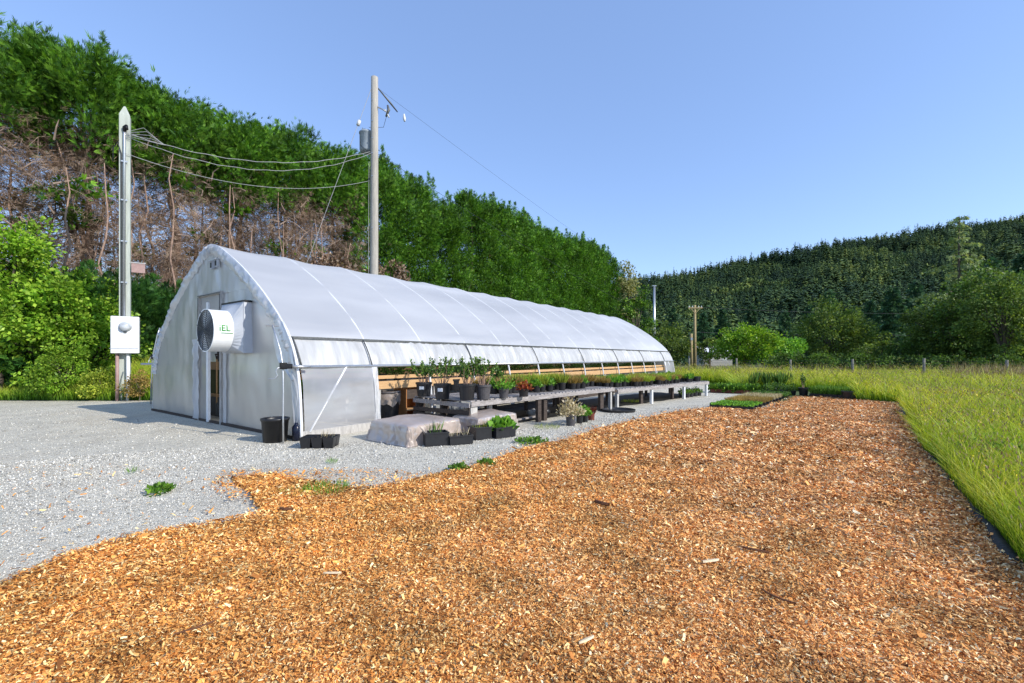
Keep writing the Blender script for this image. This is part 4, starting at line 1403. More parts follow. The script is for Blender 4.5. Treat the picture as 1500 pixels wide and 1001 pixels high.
for k in range(1, 12):
    r = R * k / 11.6
    P = [(-.757 - .02 * math.cos(math.pi / 2 * k / 11.6), FW + r * math.cos(2 * math.pi * q / 28), CZ + r * math.sin(2 * math.pi * q / 28)) for q in range(29)]
    g.tube(P, .008, 4, False)
for q in range(4):
    a = math.pi / 4 * q + .3
    g.tube([(-.77, FW + R * math.cos(a), CZ + R * math.sin(a)), (-.775, FW, CZ), (-.77, FW - R * math.cos(a), CZ - R * math.sin(a))], .007, 4, False)
g.build('grille', MT['ring_grey'], fan)
b = MB()
for q in range(5):
    a = 2 * math.pi * q / 5
    P = []
    for rr, tw in ((.08, .9), (.25, .6), (.42, .4)):
        for sd in (-1, 1):
            aa = a + sd * .32
            P.append((-.5 + sd * .1 * tw, FW + rr * math.cos(aa), CZ + rr * math.sin(aa)))
    b.add(P, [(0, 1, 3, 2), (2, 3, 5, 4)])
b.tube([(-.42, FW, CZ), (-.6, FW, CZ)], .08, 12)
b.build('fan_blades', MT['fan_grey'], fan)
MB().sheet([circ(-.715, R - .014), circ(-.715, .01)]).build('louvre', MT['fan_white'], fan)


def text_mesh(txt, size):
    cu = bpy.data.curves.new('lettering', 'FONT')
    cu.body = txt; cu.size = size; cu.extrude = 0; cu.offset = size * .012
    ob = bpy.data.objects.new('lettering', cu); COL.objects.link(ob)
    dg = bpy.context.evaluated_depsgraph_get()
    me = bpy.data.meshes.new_from_object(ob.evaluated_get(dg))
    bpy.data.objects.remove(ob); bpy.data.curves.remove(cu)
    import bmesh
    b_ = bmesh.new(); b_.from_mesh(me); bpy.data.meshes.remove(me)
    bmesh.ops.triangulate(b_, faces=b_.faces[:])
    for _ in range(2):
        bmesh.ops.subdivide_edges(b_, edges=[e for e in b_.edges if e.calc_length() > .04], cuts=1)
        bmesh.ops.triangulate(b_, faces=b_.faces[:])
    return b_


def shroud_text(txt, size, s_start, ang0, mat, bold=0.0):
    """lettering wrapped on the right flank of the fan shroud"""
    b_ = text_mesh(txt, size)
    for v in b_.verts:
        x, y = v.co.x, v.co.y
        th = ang0 - y / R          # angle from the right-hand horizontal, up is positive z
        v.co = Vector((s_start + x, FW - (R + .009) * math.cos(th), CZ - (R + .009) * math.sin(th)))
    me = bpy.data.meshes.new('lettering'); b_.to_mesh(me); b_.free(); me.materials.append(mat)
    o = bpy.data.objects.new('lettering', me); COL.objects.link(o); o.parent = fan
    return o


shroud_text("iEL", .19, -.66, .04, MT['green_ink'])
MB().sheet([[(-.62 + .24 * i / 8, FW - (R + .009) * math.cos(th), CZ - (R + .009) * math.sin(th)) for i in range(9)] for th in (.12, .15)]).build('lettering', MT['green_ink'], fan)

# hand crank that rolls the curtain, on its own guide pole
def crank(name, label, side):
    base = at(415, 650) if side < 0 else dep(221, 590, 16.2)[:2]
    r = thing(name, label, 'crank', (base[0], base[1], 0))
    if side < 0:
        pts = [(0, 0, 0), (-.02, .03, .5), (-.03, .06, 1.0), (-.06, .1, 1.5), (-.13, .14, 1.8), (-.25, .2, 2.1), (-.36, .28, 2.3)]
        MB().tube(pts, .017, 8).build('guide_pole', MT['galv'], r, smooth=True)
        MB().tube([(-.46, .22, 2.3), (-.26, .34, 2.3)], .014, 6).build('cross_pin', MT['galv'], r)
        g_ = MB().box((-.05, .1, 1.5), (.13, .1, .13), .6).tube([(-.05, .1, 1.5), (.1, .16, 1.49)], .05, 10).box((.0, .08, 1.47), (.2, .07, .05), .4).build('gearbox', MT['black'], r, bevel=.008)
        MB().tube([(.0, .16, 1.49), (.34, .42, 1.475)], .03, 10).build('drive_tube', MT['galv'], r, smooth=True)
        MB().tube([(-.06, .05, 1.48), (-.1, -.02, 1.46), (-.13, -.03, 1.4), (-.1, -.02, 1.32), (-.14, -.04, 1.26), (-.24, -.1, 1.25)], .011, 6).build('handle', MT['galv'], r, smooth=True)
    else:
        MB().tube([(0, 0, 0), (.03, 0, 1.2), (.06, 0, 1.7), (.2, .05, 2.5), (.26, .08, 2.75)], .02, 8).build('guide_pole', MT['galv'], r, smooth=True)
        MB().box((.1, 0, 1.7), (.16, .12, .14)).tube([(.1, 0, 1.7), (.4, .05, 1.6)], .045, 10).build('gearbox', MT['black'], r, bevel=.008)
        MB().tube([(.05, -.06, 1.7), (.02, -.12, 1.55), (.06, -.16, 1.45)], .012, 6).build('handle', MT['galv'], r, smooth=True)
    return r


crank('curtain_crank', 'hand crank gearbox on a bent metal pole at the near right corner of the greenhouse', -1)
crank('curtain_crank', 'hand crank on a metal pole at the far left side of the greenhouse', 1)

# ------------------------------------------------------------------ inside the greenhouse
def gthing(name, label, cat, s, w_, z=0.0, rz=0.0, group=None):
    return thing(name, label, cat, gw(s, w_, z), RZ + rz, group)


def inner_bench(label, w0, w1, s0, s1, front):
    r = gthing('potting_bench', label, 'bench', s0, w0)
    L = s1 - s0; D = w1 - w0
    MB().box((L / 2, front, 1.0), (L, .05, .19)).build('front_board', MT['new_wood'], r, bevel=.004)
    MB().box((L / 2, D - front, .97), (L, .04, .14)).build('back_board', MT['new_wood'], r, bevel=.004)
    MB().box((L / 2, front + .06 * (1 if front < D / 2 else -1), 1.19), (L, .035, .085)).build('rail', MT['new_wood'], r)
    for k in range(int(L / .22)):
        if k >= 90: break
        MB().box((.1 + k * L / 90 * 1.0 if L > 20 else .1 + k * .22, D / 2, 1.04), (.14, D - .1, .02)).build('slat', MT['old_wood'], r)
    MB().box((L / 2 + 1, D * .5, .47), (L - 3, .03, .84)).build('skirt', MT['skirt'], r)
    x = .1
    while x < L:
        for y in (.08, D - .08):
            MB().box((x, y, .46), (.09, .09, .92)).build('leg', MT['pale_wood'], r)
        x += 1.83
    return r


inner_bench('long wooden bench inside the greenhouse behind the open near side', .14, 1.6, 1.95, 23.6, .03)
inner_bench('long wooden bench inside the greenhouse along its far side', 6.3, 7.9, 2.0, 23.5, .03)

c = gthing('wooden_cabinet', 'open orange-brown plywood cabinet under the bench behind the first open bay', 'cabinet', 2.95, .25)
b = MB()
b.box((0, .25, .45), (.025, .5, .9)).box((.62, .25, .45), (.025, .5, .9)).box((.31, .5, .45), (.62, .02, .9)).box((.31, .25, .04), (.6, .48, .03)).box((.31, .25, .88), (.6, .48, .03))
b.build('carcass', MT['ply'], c)
MB().box((.31, .22, .3), (.58, .4, .02)).build('shelf', MT['new_wood'], c)
MB().box((.31, .02, .72), (.6, .03, .24)).build('apron', MT['dark_wood'], c)
c = gthing('waste_bin', 'dark plastic bin with crumpled pale liner beside the plywood cabinet', 'bin', 2.5, .42)
MB().lathe([(0, 0), (.24, 0), (.29, .78), (.31, .78), (.31, .82), (.28, .82), (.27, .7), (0, .68)], 20).build('body', MT['pot_grey'], c, smooth=True)
rows = []
for i in range(8):
    rows.append([((.3 + .03 * mn.noise(Vector((k * .7, i * .8, 1)))) * math.cos(k * 6.283 / 24), (.3 + .04 * mn.noise(Vector((k * .7, i * .8, 1)))) * math.sin(k * 6.283 / 24), .83 - i * .045 - .05 * (mn.noise(Vector((math.cos(k * 6.283 / 24) * 2, math.sin(k * 6.283 / 24) * 2, 0)))) * i / 3) for k in range(25)])
MB().sheet(rows).build('liner', MT['wrap'], c, smooth=True)
# spade in the doorway
c = gthing('spade', 'wooden-handled garden spade with a Y grip hanging in the open doorway', 'spade', .3, 4.84, .28)
MB().tube([(0, 0, .15), (0, 0, 1.35)], .019, 8).build('shaft', MT['new_wood'], c, smooth=True)
MB().tube([(0, 0, 1.33), (0, -.07, 1.47)], .015, 6).tube([(0, 0, 1.33), (0, .07, 1.47)], .015, 6).tube([(0, -.085, 1.475), (0, .085, 1.475)], .018, 8).build('grip', MT['dark_wood'], c)
MB().sheet([[(.02 * abs(y / .1) ** 2 - .01, y, z) for y in (-.1, -.05, 0, .05, .1)] for z in (.18, .05, -.08, -.16)]).build('blade', MT['dark_metal'], c, solid=.004)
c = gthing('doorway_shelf', 'wooden shelf board with a pale back inside the doorway behind the spade', 'shelf', .45, 4.5)
MB().box((.02, .75, 1.44), (.03, 1.5, .22)).build('board', MT['new_wood'], c)
MB().box((.06, .75, 1.0), (.02, 1.5, .7)).build('backing', basic('olive_board', (.1, .1, .025), (.06, .065, .015), 4), c)
MB().box((.1, .75, .6), (.2, 1.5, .05)).build('shelf', MT['new_wood'], c)
MB().box((.25, .04, .28), (.4, .05, .56)).box((.25, 1.46, .28), (.4, .05, .56)).build('support', MT['dark_wood'], c)
MB().box((.04, .75, .29), (.02, 1.4, .54)).build('dim_interior_low', MT['pot'], c)  # black board added to paint in the unlit interior below the shelf
MB().box((.3, .75, 1.9), (.02, 1.5, .7)).build('dim_interior_top', MT['pot'], c)  # black board added so the doorway's upper part looks unlit

# ------------------------------------------------------------------ pots and plants
def pot_prof(r, h):
    return [(0, 0), (r * .76, 0), (r * .93, h * .86), (r * 1.02, h * .87), (r * 1.02, h), (r * .93, h), (r * .9, h * .86), (0, h * .88)]


def foliage(kind, r, h, z0, n=1.0):
    if kind == 'shrub':
        parts = []
        tips = []
        for i in range(int(13 * n)):
            a = rng.uniform(0, 6.28); e = r * rng.uniform(.1, 1.0)
            top = np.array([e * math.cos(a), e * math.sin(a), z0 + h * rng.uniform(.55, 1.0)])
            st = np.array([e * .25 * math.cos(a), e * .25 * math.sin(a), z0])
            tips.append((st, top))
            m = int(46)
            t = rng.uniform(.42, 1, m)[:, None]
            C = st + (top - st) * t + rng.normal(0, .012, (m, 3))
            D = rng.normal(0, .6, (m, 3)) + np.array([math.cos(a) * .2, math.sin(a) * .2, .75])
            parts.append(leaves(C, D, rng.uniform(.035, .075, m), .3, .1))
        return join(parts), tips
    if kind == 'tuft':
        m = int(120 * n)
        a = rng.uniform(0, 6.28, m); q = r * .7 * rng.uniform(size=m) ** .5
        C = np.stack([q * np.cos(a), q * np.sin(a), np.full(m, z0)], 1)
        D = np.stack([np.cos(a) * rng.uniform(0, .75, m), np.sin(a) * rng.uniform(0, .75, m), np.ones(m)], 1) + rng.normal(0, .12, (m, 3))
        return leaves(C, D, h * rng.uniform(.6, 1.15, m), .028, .06), None
    if kind == 'leafy':
        m = int(150 * n)
        u = unit(rng.normal(size=(m, 3))); u[:, 2] = np.abs(u[:, 2])
        k = rng.uniform(.3, 1, m)[:, None]
        C = u * k * np.array([r, r, h * .8]) + np.array([0, 0, z0])
        D = u + rng.normal(0, .5, (m, 3)) + np.array([0, 0, .3])
        return leaves(C, D, rng.uniform(.04, .085, m), .34, .12), None
    if kind == 'spiky':
        m = int(46 * n)
        a = rng.uniform(0, 6.28, m); q = r * .5 * rng.uniform(size=m)
        C = np.stack([q * np.cos(a), q * np.sin(a), np.full(m, z0)], 1)
        D = np.stack([np.cos(a) * .28, np.sin(a) * .28, np.ones(m)], 1) + rng.normal(0, .06, (m, 3))
        return leaves(C, D, h * rng.uniform(.5, 1.15, m), .045, .04), None
    # flat carpet in a tray: r is (length, width)
    m = int(420 * n)
    C = np.stack([rng.uniform(-r[0] / 2, r[0] / 2, m), rng.uniform(-r[1] / 2, r[1] / 2, m), np.full(m, z0) + (rng.uniform(0, .3, m) * h if kind == 'carpet' else 0)], 1)
    if kind == 'carpet':
        D = rng.normal(0, .6, (m, 3)) + np.array([0, 0, .8])
        return leaves(C, D, h * rng.uniform(.5, 1.0, m), .34, .1), None
    D = rng.normal(0, .3, (m, 3)) + np.array([0, 0, 1])
    return leaves(C, D, h * rng.uniform(.5, 1.15, m), .035, .05), None


def potted(label, loc, r, h, kind, fr, fh, fmat, potmat='pot', group=None, n=1.0, name='potted_plant', tagged=False, stem='bark'):
    root = thing(name, label, 'potted plant', loc, random.uniform(0, 6.28), group)
    p = MB().lathe(pot_prof(r, h), 22).build('pot', MT[potmat], root, smooth=False)
    MB().lathe([(0, h * .9), (r * .9, h * .885)], 14).build('soil', MT['soil'], root)
    (V, F), tips = foliage(kind, fr, fh, h * .88, n)
    mesh_np('foliage', V, F, MT[fmat], root)
    if tips:
        s = MB()
        for a, b in tips:
            mdl = (Vector(a) + Vector(b)) / 2 + Vector((random.gauss(0, .02), random.gauss(0, .02), 0))
            s.tube([a, mdl, b], [.008, .006, .003], 5, False)
        s.build('stems', MT[stem], root)
    if tagged:
        root.rotation_euler[2] = 0
        MB().box((-.02, -r * .9 - .004, h * .62), (r * .55, .006, h * .22)).build('label', MT['white_label'], p)
    return root


# the two long plank benches outside
A1, B1 = Vector((-.906, 9.8, 0)), Vector((3.27, 14.5, 0))
d1 = (B1 - A1); L1 = d1.length; r1 = math.atan2(d1.y, d1.x)
A2, B2 = Vector((3.42, 14.66, 0)), Vector((8.63, 19.8, 0))
d2 = (B2 - A2); L2 = d2.length; r2 = math.atan2(d2.y, d2.x)


def on(bench, a, b, z):
    A, r = (A1, r1) if bench == 1 else (A2, r2)
    return (A.x + a * math.cos(r) - b * math.sin(r), A.y + a * math.sin(r) + b * math.cos(r), z)


def plank_bench(label, A, r, L, D, zt, legs, near_end):
    t = thing('plank_bench', label, 'bench', A, r)
    MB().box((L / 2, -.02, zt - .055), (L, .035, .11)).build('front_board', MT['old_wood'], t, bevel=.004)
    MB().box((L / 2, D, zt - .055), (L, .035, .1)).build('back_board', MT['old_wood'], t, bevel=.004)
    MB().box((L / 2, D / 2, zt - .05), (L - .05, .04, .08)).build('joist', MT['dark_wood'], t)
    x = .06
    while x < L:
        w_ = random.uniform(.085, .125)
        MB().box((x, D / 2 - .01, zt + .011 + random.uniform(-.003, .004)), (w_, D + random.uniform(-.03, .03), .022), random.uniform(-.008, .008)).build('slat', MT['old_wood'], t)
        x += random.uniform(.15, .18)
    for x, w_, mt, dy in legs:
        for y in (.05 + dy, D - .08):
            MB().box((x, y, (zt - .1) / 2), (w_, .09, zt - .1)).build('leg', MT[mt if y < D / 2 else 'dark_wood'], t, bevel=.004)
    if near_end:
        for z, hh, tl in ((.62, .1, 0), (.44, .1, -.02), (.3, .075, .015)):
            M = Matrix.Rotation(tl, 4, 'X')
            MB().box((-.03, D / 2, z), (.03, D + .02, hh), M=M).build('end_board', MT['dark_wood' if z < .6 else 'old_wood'], t, bevel=.004)
        for y in (.06, D / 2, D - .06):
            MB().box((.04, y, .33), (.09, .06, .58)).build('block', MT['dark_wood'], t)
    return t


plank_bench('weathered grey slatted bench nearer the camera, with pallet boards on its near end', A1, r1, L1, 2.0, .70,
            [(.12, .2, 'pale_wood', 0), (.95, .1, 'pale_wood', .3), (2.45, .14, 'dark_wood', 0), (2.75, .14, 'dark_wood', .04), (4.2, .1, 'dark_wood', .6), (5.75, .2, 'dark_wood', .1), (6.15, .1, 'pale_wood', 0)], True)
plank_bench('pale grey slatted bench farther away, with white front legs', A2, r2, L2, 1.8, .63,
            [(.1, .1, 'pale_wood', .02), (2.05, .16, 'dark_wood', .25), (2.35, .1, 'white_paint', 0), (4.6, .12, 'dark_wood', .3), (5.0, .1, 'white_paint', 0), (7.2, .1, 'white_paint', 0)], False)

# big shrubs at the near end
def T(px, py, z): return (*at(px, py, z), z)
z1 = .723
potted('leftmost big black pot holding a dark leafy shrub on the grey bench', T(621, 580.5, z1), .2, .34, 'shrub', .42, .62, 'shrub', n=1.1, tagged=True)
potted('second big black shrub pot from the left, with white label, on the grey bench', T(648, 584.5, z1), .2, .35, 'shrub', .42, .66, 'shrub', n=1.2, tagged=True)
potted('third big black pot from the left with the bushiest dark shrub, on the grey bench', T(684, 586, z1), .2, .36, 'shrub', .44, .66, 'shrub', n=1.6)
potted('fourth big grey-black pot from the left with a tall shrub, on the grey bench', T(708, 585, z1), .18, .33, 'shrub', .36, .66, 'shrub', potmat='pot_grey', n=1.3)
potted('shrub in black pot behind the four big pots on the grey bench', T(664, 572, z1), .19, .33, 'shrub', .4, .62, 'shrub', n=1.2)
potted('black pot of light green leafy plant just right of the four big shrubs', T(738, 583, z1), .13, .22, 'leafy', .2, .3, 'fresh', potmat='pot_grey', n=1.3)
potted('black pot with thin stemmed shrub just behind the light green leafy plant', T(730, 575, z1), .15, .25, 'shrub', .28, .45, 'shrub')
potted('black pot of red and yellow leaves on the front edge of the grey bench', T(767, 581, z1), .13, .19, 'leafy', .2, .24, 'redleaf', n=1.4)
potted('low light green plant in black pot left of the red-leaved pot', T(752, 576, z1), .13, .22, 'leafy', .18, .26, 'fresh', n=1.2)
# rows of small pots behind
protos = {}
def small(kind, label, loc, r, h, fk, fr_, fh, fm, group, n=1.0, pm='pot'):
    if kind not in protos:
        a = [potted(label, loc, r, h, fk, fr_, fh, fm, pm, group, n)]
        protos[kind] = a
        protos[kind + '_k'] = kids(a[0])
    else:
        s = random.uniform(.9, 1.1)
        dup(protos[kind][0], loc, random.uniform(0, 6.28), label, group, (s, s, s * random.uniform(.9, 1.12)), protos[kind + '_k'])


for b_, row in ((.42, 0), (.72, 1), (1.02, 2), (1.34, 3), (1.66, 4)):
    a = (2.15 if b_ < .5 else 1.75) + random.uniform(0, .1)
    while a < 6.15:
        if row == 0 and (a < 2.5 or random.random() < .35):
            a += .3; continue
        k = 'sedge' if (a + b_ * .6) < 4.6 and not (a < 2.5) else 'rusty'
        if random.random() < .22: k = 'fresh'
        loc = on(1, a + random.uniform(-.02, .02), b_ + random.uniform(-.03, .03), z1)
        if k == 'sedge': small('s1', 'black pot of yellow-green sedge in the crowded rows on the nearer grey bench', loc, .115, .2, 'tuft', .18, .3, 'sedge', 'sedge pots on the nearer bench', 1.7)
        elif k == 'rusty': small('s2', 'black pot of olive-brown grass in the crowded rows on the nearer grey bench', loc, .11, .18, 'tuft', .17, .27, 'rusty', 'brownish grass pots on the nearer bench', 1.6)
        else: small('s3', 'black pot of fresh green leafy plant in the crowded rows on the nearer grey bench', loc, .11, .19, 'leafy', .16, .24, 'fresh', 'leafy green pots on the nearer bench')
        a += random.uniform(.25, .3)
z2 = .653
for b_ in (.22, .5, .78, 1.06, 1.34, 1.6):
    a = .12
    while a < 7.2:
        if b_ < .3 and (a < 1.5 or random.random() < .3):
            a += .23; continue
        loc = on(2, a + random.uniform(-.02, .02), b_ + random.uniform(-.03, .03), z2)
        q = random.random() + .05 * a
        if a > 6.2 and b_ < 1.2: small('f4', 'empty black nursery pot at the far end of the farther bench', loc, .12, .2, 'tuft', .1, .05, 'darkleaf', 'empty pots on the farther bench', .2)
        elif q < .55: small('f1', 'small black pot of yellowish grass in the rows on the farther bench', loc, .1, .17, 'tuft', .17, .24, 'sedge', 'grass pots on the farther bench', 1.6)
        elif q < .8: small('f2', 'small black pot of olive grass in the rows on the farther bench', loc, .1, .17, 'tuft', .17, .22, 'rusty', 'olive grass pots on the farther bench', 1.5)
        else: small('f3', 'small black pot of green leafy plant in the rows on the farther bench', loc, .1, .17, 'leafy', .14, .22, 'fresh', 'leafy pots on the farther bench')
        a += random.uniform(.25, .31)
# shaded plants on the benches inside
for s in np.arange(3.2, 23.2, 1.05):
    for w_ in (.75, 1.3):
        loc = gw(s + random.uniform(-.3, .3), w_ + random.uniform(-.1, .1), 1.052)
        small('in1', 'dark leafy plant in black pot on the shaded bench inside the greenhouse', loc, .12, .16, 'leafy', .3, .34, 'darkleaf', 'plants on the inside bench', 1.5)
for s in np.arange(3.0, 23.2, .9):
    loc = gw(s + random.uniform(-.3, .3), 7.0 + random.uniform(-.3, .3), 1.052)
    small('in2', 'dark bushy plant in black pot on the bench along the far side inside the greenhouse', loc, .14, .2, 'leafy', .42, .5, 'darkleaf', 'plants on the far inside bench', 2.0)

# trays on the ground
def tray_wall(b, l, w_, h, t=.012, fl=0.0):
    b.box((0, 0, .006), (l, w_, .012))
    for sx, sy, dx, dy in ((0, 1, l, t), (0, -1, l, t), (1, 0, t, w_ - 2 * t), (-1, 0, t, w_ - 2 * t)):
        b.box((sx * (l / 2 - t / 2), sy * (w_ / 2 - t / 2), h / 2 + .006), (dx, dy, h))
    return b


def tray(label, loc, rz, l, w_, h, fk, fh, fm, group=None, n=1.0, name='plant_tray', mt='pot'):
    root = thing(name, label, 'plant tray', loc, rz, group)
    tray_wall(MB(), l, w_, h).build('tray', MT[mt], root)
    MB().box((0, 0, h * .42), (l - .03, w_ - .03, h * .8)).build('soil', MT['soil'], root)
    (V, F), _ = foliage(fk, (l - .02, w_ - .02), fh, h * .85, n)
    mesh_np('foliage', V, F, MT[fm], root)
    return root


tp = {}
def ctray(key, label, loc, rz, *a, **k):
    if key not in tp:
        o = tray(label, loc, rz, *a, **k); tp[key] = (o, kids(o))
    else:
        dup(tp[key][0], loc, rz + random.choice((0, math.pi)), label, k.get('group'), None, tp[key][1])


g0 = Vector((*at(1038, 598), .02)); g1 = Vector((*at(1103, 601.5), .02)); g2 = Vector((*at(1163, 580), .02))
ux = (g1 - g0).normalized(); uy = (g2 - g1).normalized(); rzt = math.atan2(ux.y, ux.x)
W0 = (g1 - g0).length
for j in range(12):
    for i in range(2):
        loc = g0 + ux * (W0 * (.25 + .5 * i)) + uy * (.2 + j * .56)
        l, w_ = W0 / 2 - .02, .53
        if j < 3: ctray('a', 'black tray of bright green seedlings at the near end of the tray block', loc, rzt, l, w_, .09, 'carpet', .09, 'fresh', group='bright green trays', n=1.5)
        elif j < 6: ctray('b', 'black tray of olive-brown grass plugs in the middle of the tray block', loc, rzt, l, w_, .09, 'plugs', .16, 'rusty', group='brownish trays', n=2.2)
        elif j < 9: ctray('c', 'black tray of pale straw-green plugs in the far half of the tray block', loc, rzt, l, w_, .09, 'plugs', .18, 'straw', group='pale trays', n=1.2)
        else: ctray('d', 'black tray of mid green seedlings at the far end of the tray block', loc, rzt, l, w_, .09, 'carpet', .14, 'shrub', group='far green trays', n=1.3)
# tall irises beyond
for i in range(9):
    loc = (*at(1103 + i * 6.5 + random.uniform(-2, 2), 573.5 - (i % 3) * 1.3), .01)
    small('ir', 'black pot of tall spiky dark leaves behind the tray block', loc, .16, .24, 'spiky', .2, .72, 'shrub', 'spiky plants behind the trays', 1.3)
for i in range(5):
    loc = (*at(1125 + i * 9, 579 - (i % 2)), .01)
    small('ir2', 'black pot of bushy green plant at the right rim of the tray block', loc, .16, .2, 'leafy', .28, .42, 'shrub', 'bushy pots by the tray block', 1.5)
# separate trays beside the meadow
a0, a1 = Vector((*at(1182, 581), 0)), Vector((*at(1232, 584), 0))
ua = (a1 - a0).normalized(); rza = math.atan2(ua.y, ua.x)
for i in range(3):
    for j in range(2):
        loc = a0 + ua * (.35 + i * .52) + Vector((-ua.y, ua.x, 0)) * (.2 + .5 * j) + Vector((0, 0, .02))
        ctray('e', 'black tray of tall green plants standing apart at the far edge of the chips', loc, rza, .5, .46, .12, 'plugs', .36, 'mid', group='trays apart by the meadow', n=1.3)
potted('black pot at the left end of the separate trays, with thin tall twigs', (*at(1177, 580), 0), .2, .36, 'shrub', .3, .7, 'shrub', n=.6)
potted('black pot at the right end of the separate trays by the meadow', (*at(1241, 585.5), 0), .2, .34, 'tuft', .15, .12, 'darkleaf', n=.4)
b0, b1 = Vector((*at(1042, 575), 0)), Vector((*at(1086, 576.5), 0))
ub = (b1 - b0).normalized(); rzb = math.atan2(ub.y, ub.x)
for i in range(5):
    loc = b0 + ub * (.2 + i * .4) + Vector((0, 0, .01))
    ctray('f', 'reddish brown tray of low plants just past the far end of the benches', loc, rzb, .4, .7, .16, 'carpet', .3, 'mid', group='reddish trays past the benches', n=1.2, mt='pot_red')
# row under the farther bench's end
for i in range(5):
    loc = on(2, 5.4 + i * .4, .3, 0)
    small('ub', 'black pot with leafy plant on the ground under the far end of the farther bench', loc, .14, .2, 'leafy', .2, .25, 'mid', 'pots under the farther bench')

# pots on the gravel beside the bench
potted('dark pot of straw-coloured dried flowers on the gravel in front of the bench', (*at(836, 624), 0), .13, .27, 'leafy', .34, .62, 'straw', 'pot_grey', n=3.4)
potted('small black pot of green plant right of the dried flower pot', (*at(849, 620.5), 0), .095, .22, 'leafy', .17, .3, 'fresh', n=1.4)
potted('second small black pot of green plant, left of the maroon pot', (*at(857, 618.5), 0), .09, .21, 'leafy', .16, .3, 'fresh', n=1.3)
potted('pot of maroon wiry plant on the gravel beside the bench', (*at(866, 616), 0), .1, .2, 'tuft', .15, .2, 'maroon', 'pot_red', n=1.6)
o = thing('plastic_saucer', 'flat round black plastic saucer lying on the gravel by the bench leg', 'saucer', (*at(906, 603), .006))
MB().lathe([(0, .012), (.46, .012), (.5, .07), (.52, .07), (.5, 0), (0, .0)], 32).build('saucer', MT['pot'], o)
# empties lying under the nearer bench
for i, (a, b_) in enumerate([(1.25, .75), (1.5, 1.1), (1.75, .7), (2.0, 1.15), (2.25, .8), (3.2, .9), (3.6, .7), (3.9, 1.1), (1.4, 1.45), (2.1, 1.5)]):
    o = MB().lathe(pot_prof(.11, .2), 16, M=Matrix.Rotation(random.uniform(1.35, 1.65), 4, Vector((math.cos(i * 1.7), math.sin(i * 1.7), 0))))
    o = o.build('nursery_pot', MT['pot_pale' if i % 3 else 'pot'], smooth=True)
    p = on(1, a, b_, .0)
    o.location = (p[0], p[1], .002)
    tag(o, 'pale empty nursery pot lying on its side in the clutter under the nearer bench' if i % 3 else 'black empty nursery pot lying on its side in the clutter under the nearer bench', 'pot', 'pale empty pots under the bench' if i % 3 else 'black empty pots under the bench')
MB().bar((*on(1, 1.1, .45, 0)[:2], .05), (*on(1, 3.4, .55, 0)[:2], .06), .09, .04)
o = MB().bar((*on(1, 1.1, .45, 0)[:2], .05), (*on(1, 3.4, .55, 0)[:2], .06), .09, .04).build('loose_plank', MT['old_wood'])
tag(o, 'loose weathered plank lying on the ground under the nearer bench', 'plank')


# dark sheets added for the dark soil and shadow under the benches
for b_i, L_, D_, lab in ((1, L1, 2.0, 'wrinkled dark sheet added for the soil and shadow under the nearer grey bench'), (2, L2, 1.8, 'wrinkled dark sheet added for the soil and shadow under the farther pale bench')):
    rows = []
    for i in range(31):
        a = -.1 + (L_ + .1) * i / 30
        row = []
        for j in range(11):
            b_ = .28 + (D_ + .55) * j / 10 + (.16 * mn.noise(Vector((a * 1.5, b_i, 0))) if j == 0 else 0)
            row.append(on(b_i, a, b_, .016 + .028 * abs(mn.noise(Vector((a * 2.2, j * .7, b_i))))))
        rows.append(row)
    tag(MB().sheet(rows).build('soil_shadow_sheet', MT['soil_shadow'], smooth=True), lab, 'soil_shadow')


# ------------------------------------------------------------------ clutter in front
def wrapped(name, label, O, rz, L, D, H, sheet_label, openfront=False):
    t = thing(name, label, 'lumber stack', (O[0], O[1], 0), rz)
    k = 0
    z = .04
    while z < H - .06:
        th = .045
        y = .02
        while y < D - .1:
            wd = random.uniform(.12, .16)
            b = MB().box((L / 2 + random.uniform(-.02, .02), y + wd / 2, z + th / 2), (L - .08, wd - .006, th - .004))
            b.build('board', MT['new_wood' if not openfront else 'ply'], t, bevel=.003)
            y += wd
        z += th + .004
        k += 1
    nx, ny = 76, 68
    rows = []
    for i in range(nx + 1):
        row = []
        for j in range(ny + 1):
            # unfold: u across length, v across depth, both reaching past the box down its sides
            u = (i / nx) * (L + 2 * (H + .08)) - (H + .08)
            v = (j / ny) * (D + 2 * (H + .08)) - (H + .08)
            du, dv = max(0, -u, u - L), max(0, -v, v - D)
            drop = max(du, dv)
            x = min(max(u, 0), L) + (-1 if u < 0 else 1) * (du if False else .10 * (du / (H + .08)) ** 1.5 + (.03 if du > 0 else 0))
            y = min(max(v, 0), D) + (-1 if v < 0 else 1) * (.10 * (dv / (H + .08)) ** 1.5 + (.03 if dv > 0 else 0))
            z_ = H + .02 - drop + .09 * math.sin(math.pi * min(max(u / L, 0), 1)) ** .7 * math.sin(math.pi * min(max(v / D, 0), 1)) ** .7
            n1 = mn.noise(Vector((u * 3.2, v * 3.2, L * 7))); n2 = mn.noise(Vector((u * 8, v * 8, 3)))
            w1 = abs(mn.noise(Vector((u * 5, v * 5, 11))))
            if drop > 0:
                w2 = abs(mn.noise(Vector((u * 11, v * 4, 21)))); s = .04 * n1 + .005 * n2 + .03 * w1 + .02 * w2
                if du >= dv: x += (-1 if u < 0 else 1) * max(s, -.02)
                if dv >= du: y += (-1 if v < 0 else 1) * max(s, -.02)
                z_ += .03 * n1
            else:
                w2 = abs(mn.noise(Vector((u * 6, v * 12, 23)))); z_ += .03 * max(n1, 0) + .012 * w1 + .01 * w2
            if openfront and v < -.04 and .25 * L < u < .62 * L:
                z_ = max(z_, H - .03 + .04 * n1)
            row.append((x, y, max(z_, .012 + .006 * abs(n2))))
        rows.append(row)
    MB().sheet(rows).build('plastic_sheet', MT['wrap'], t, smooth=True)
    return t


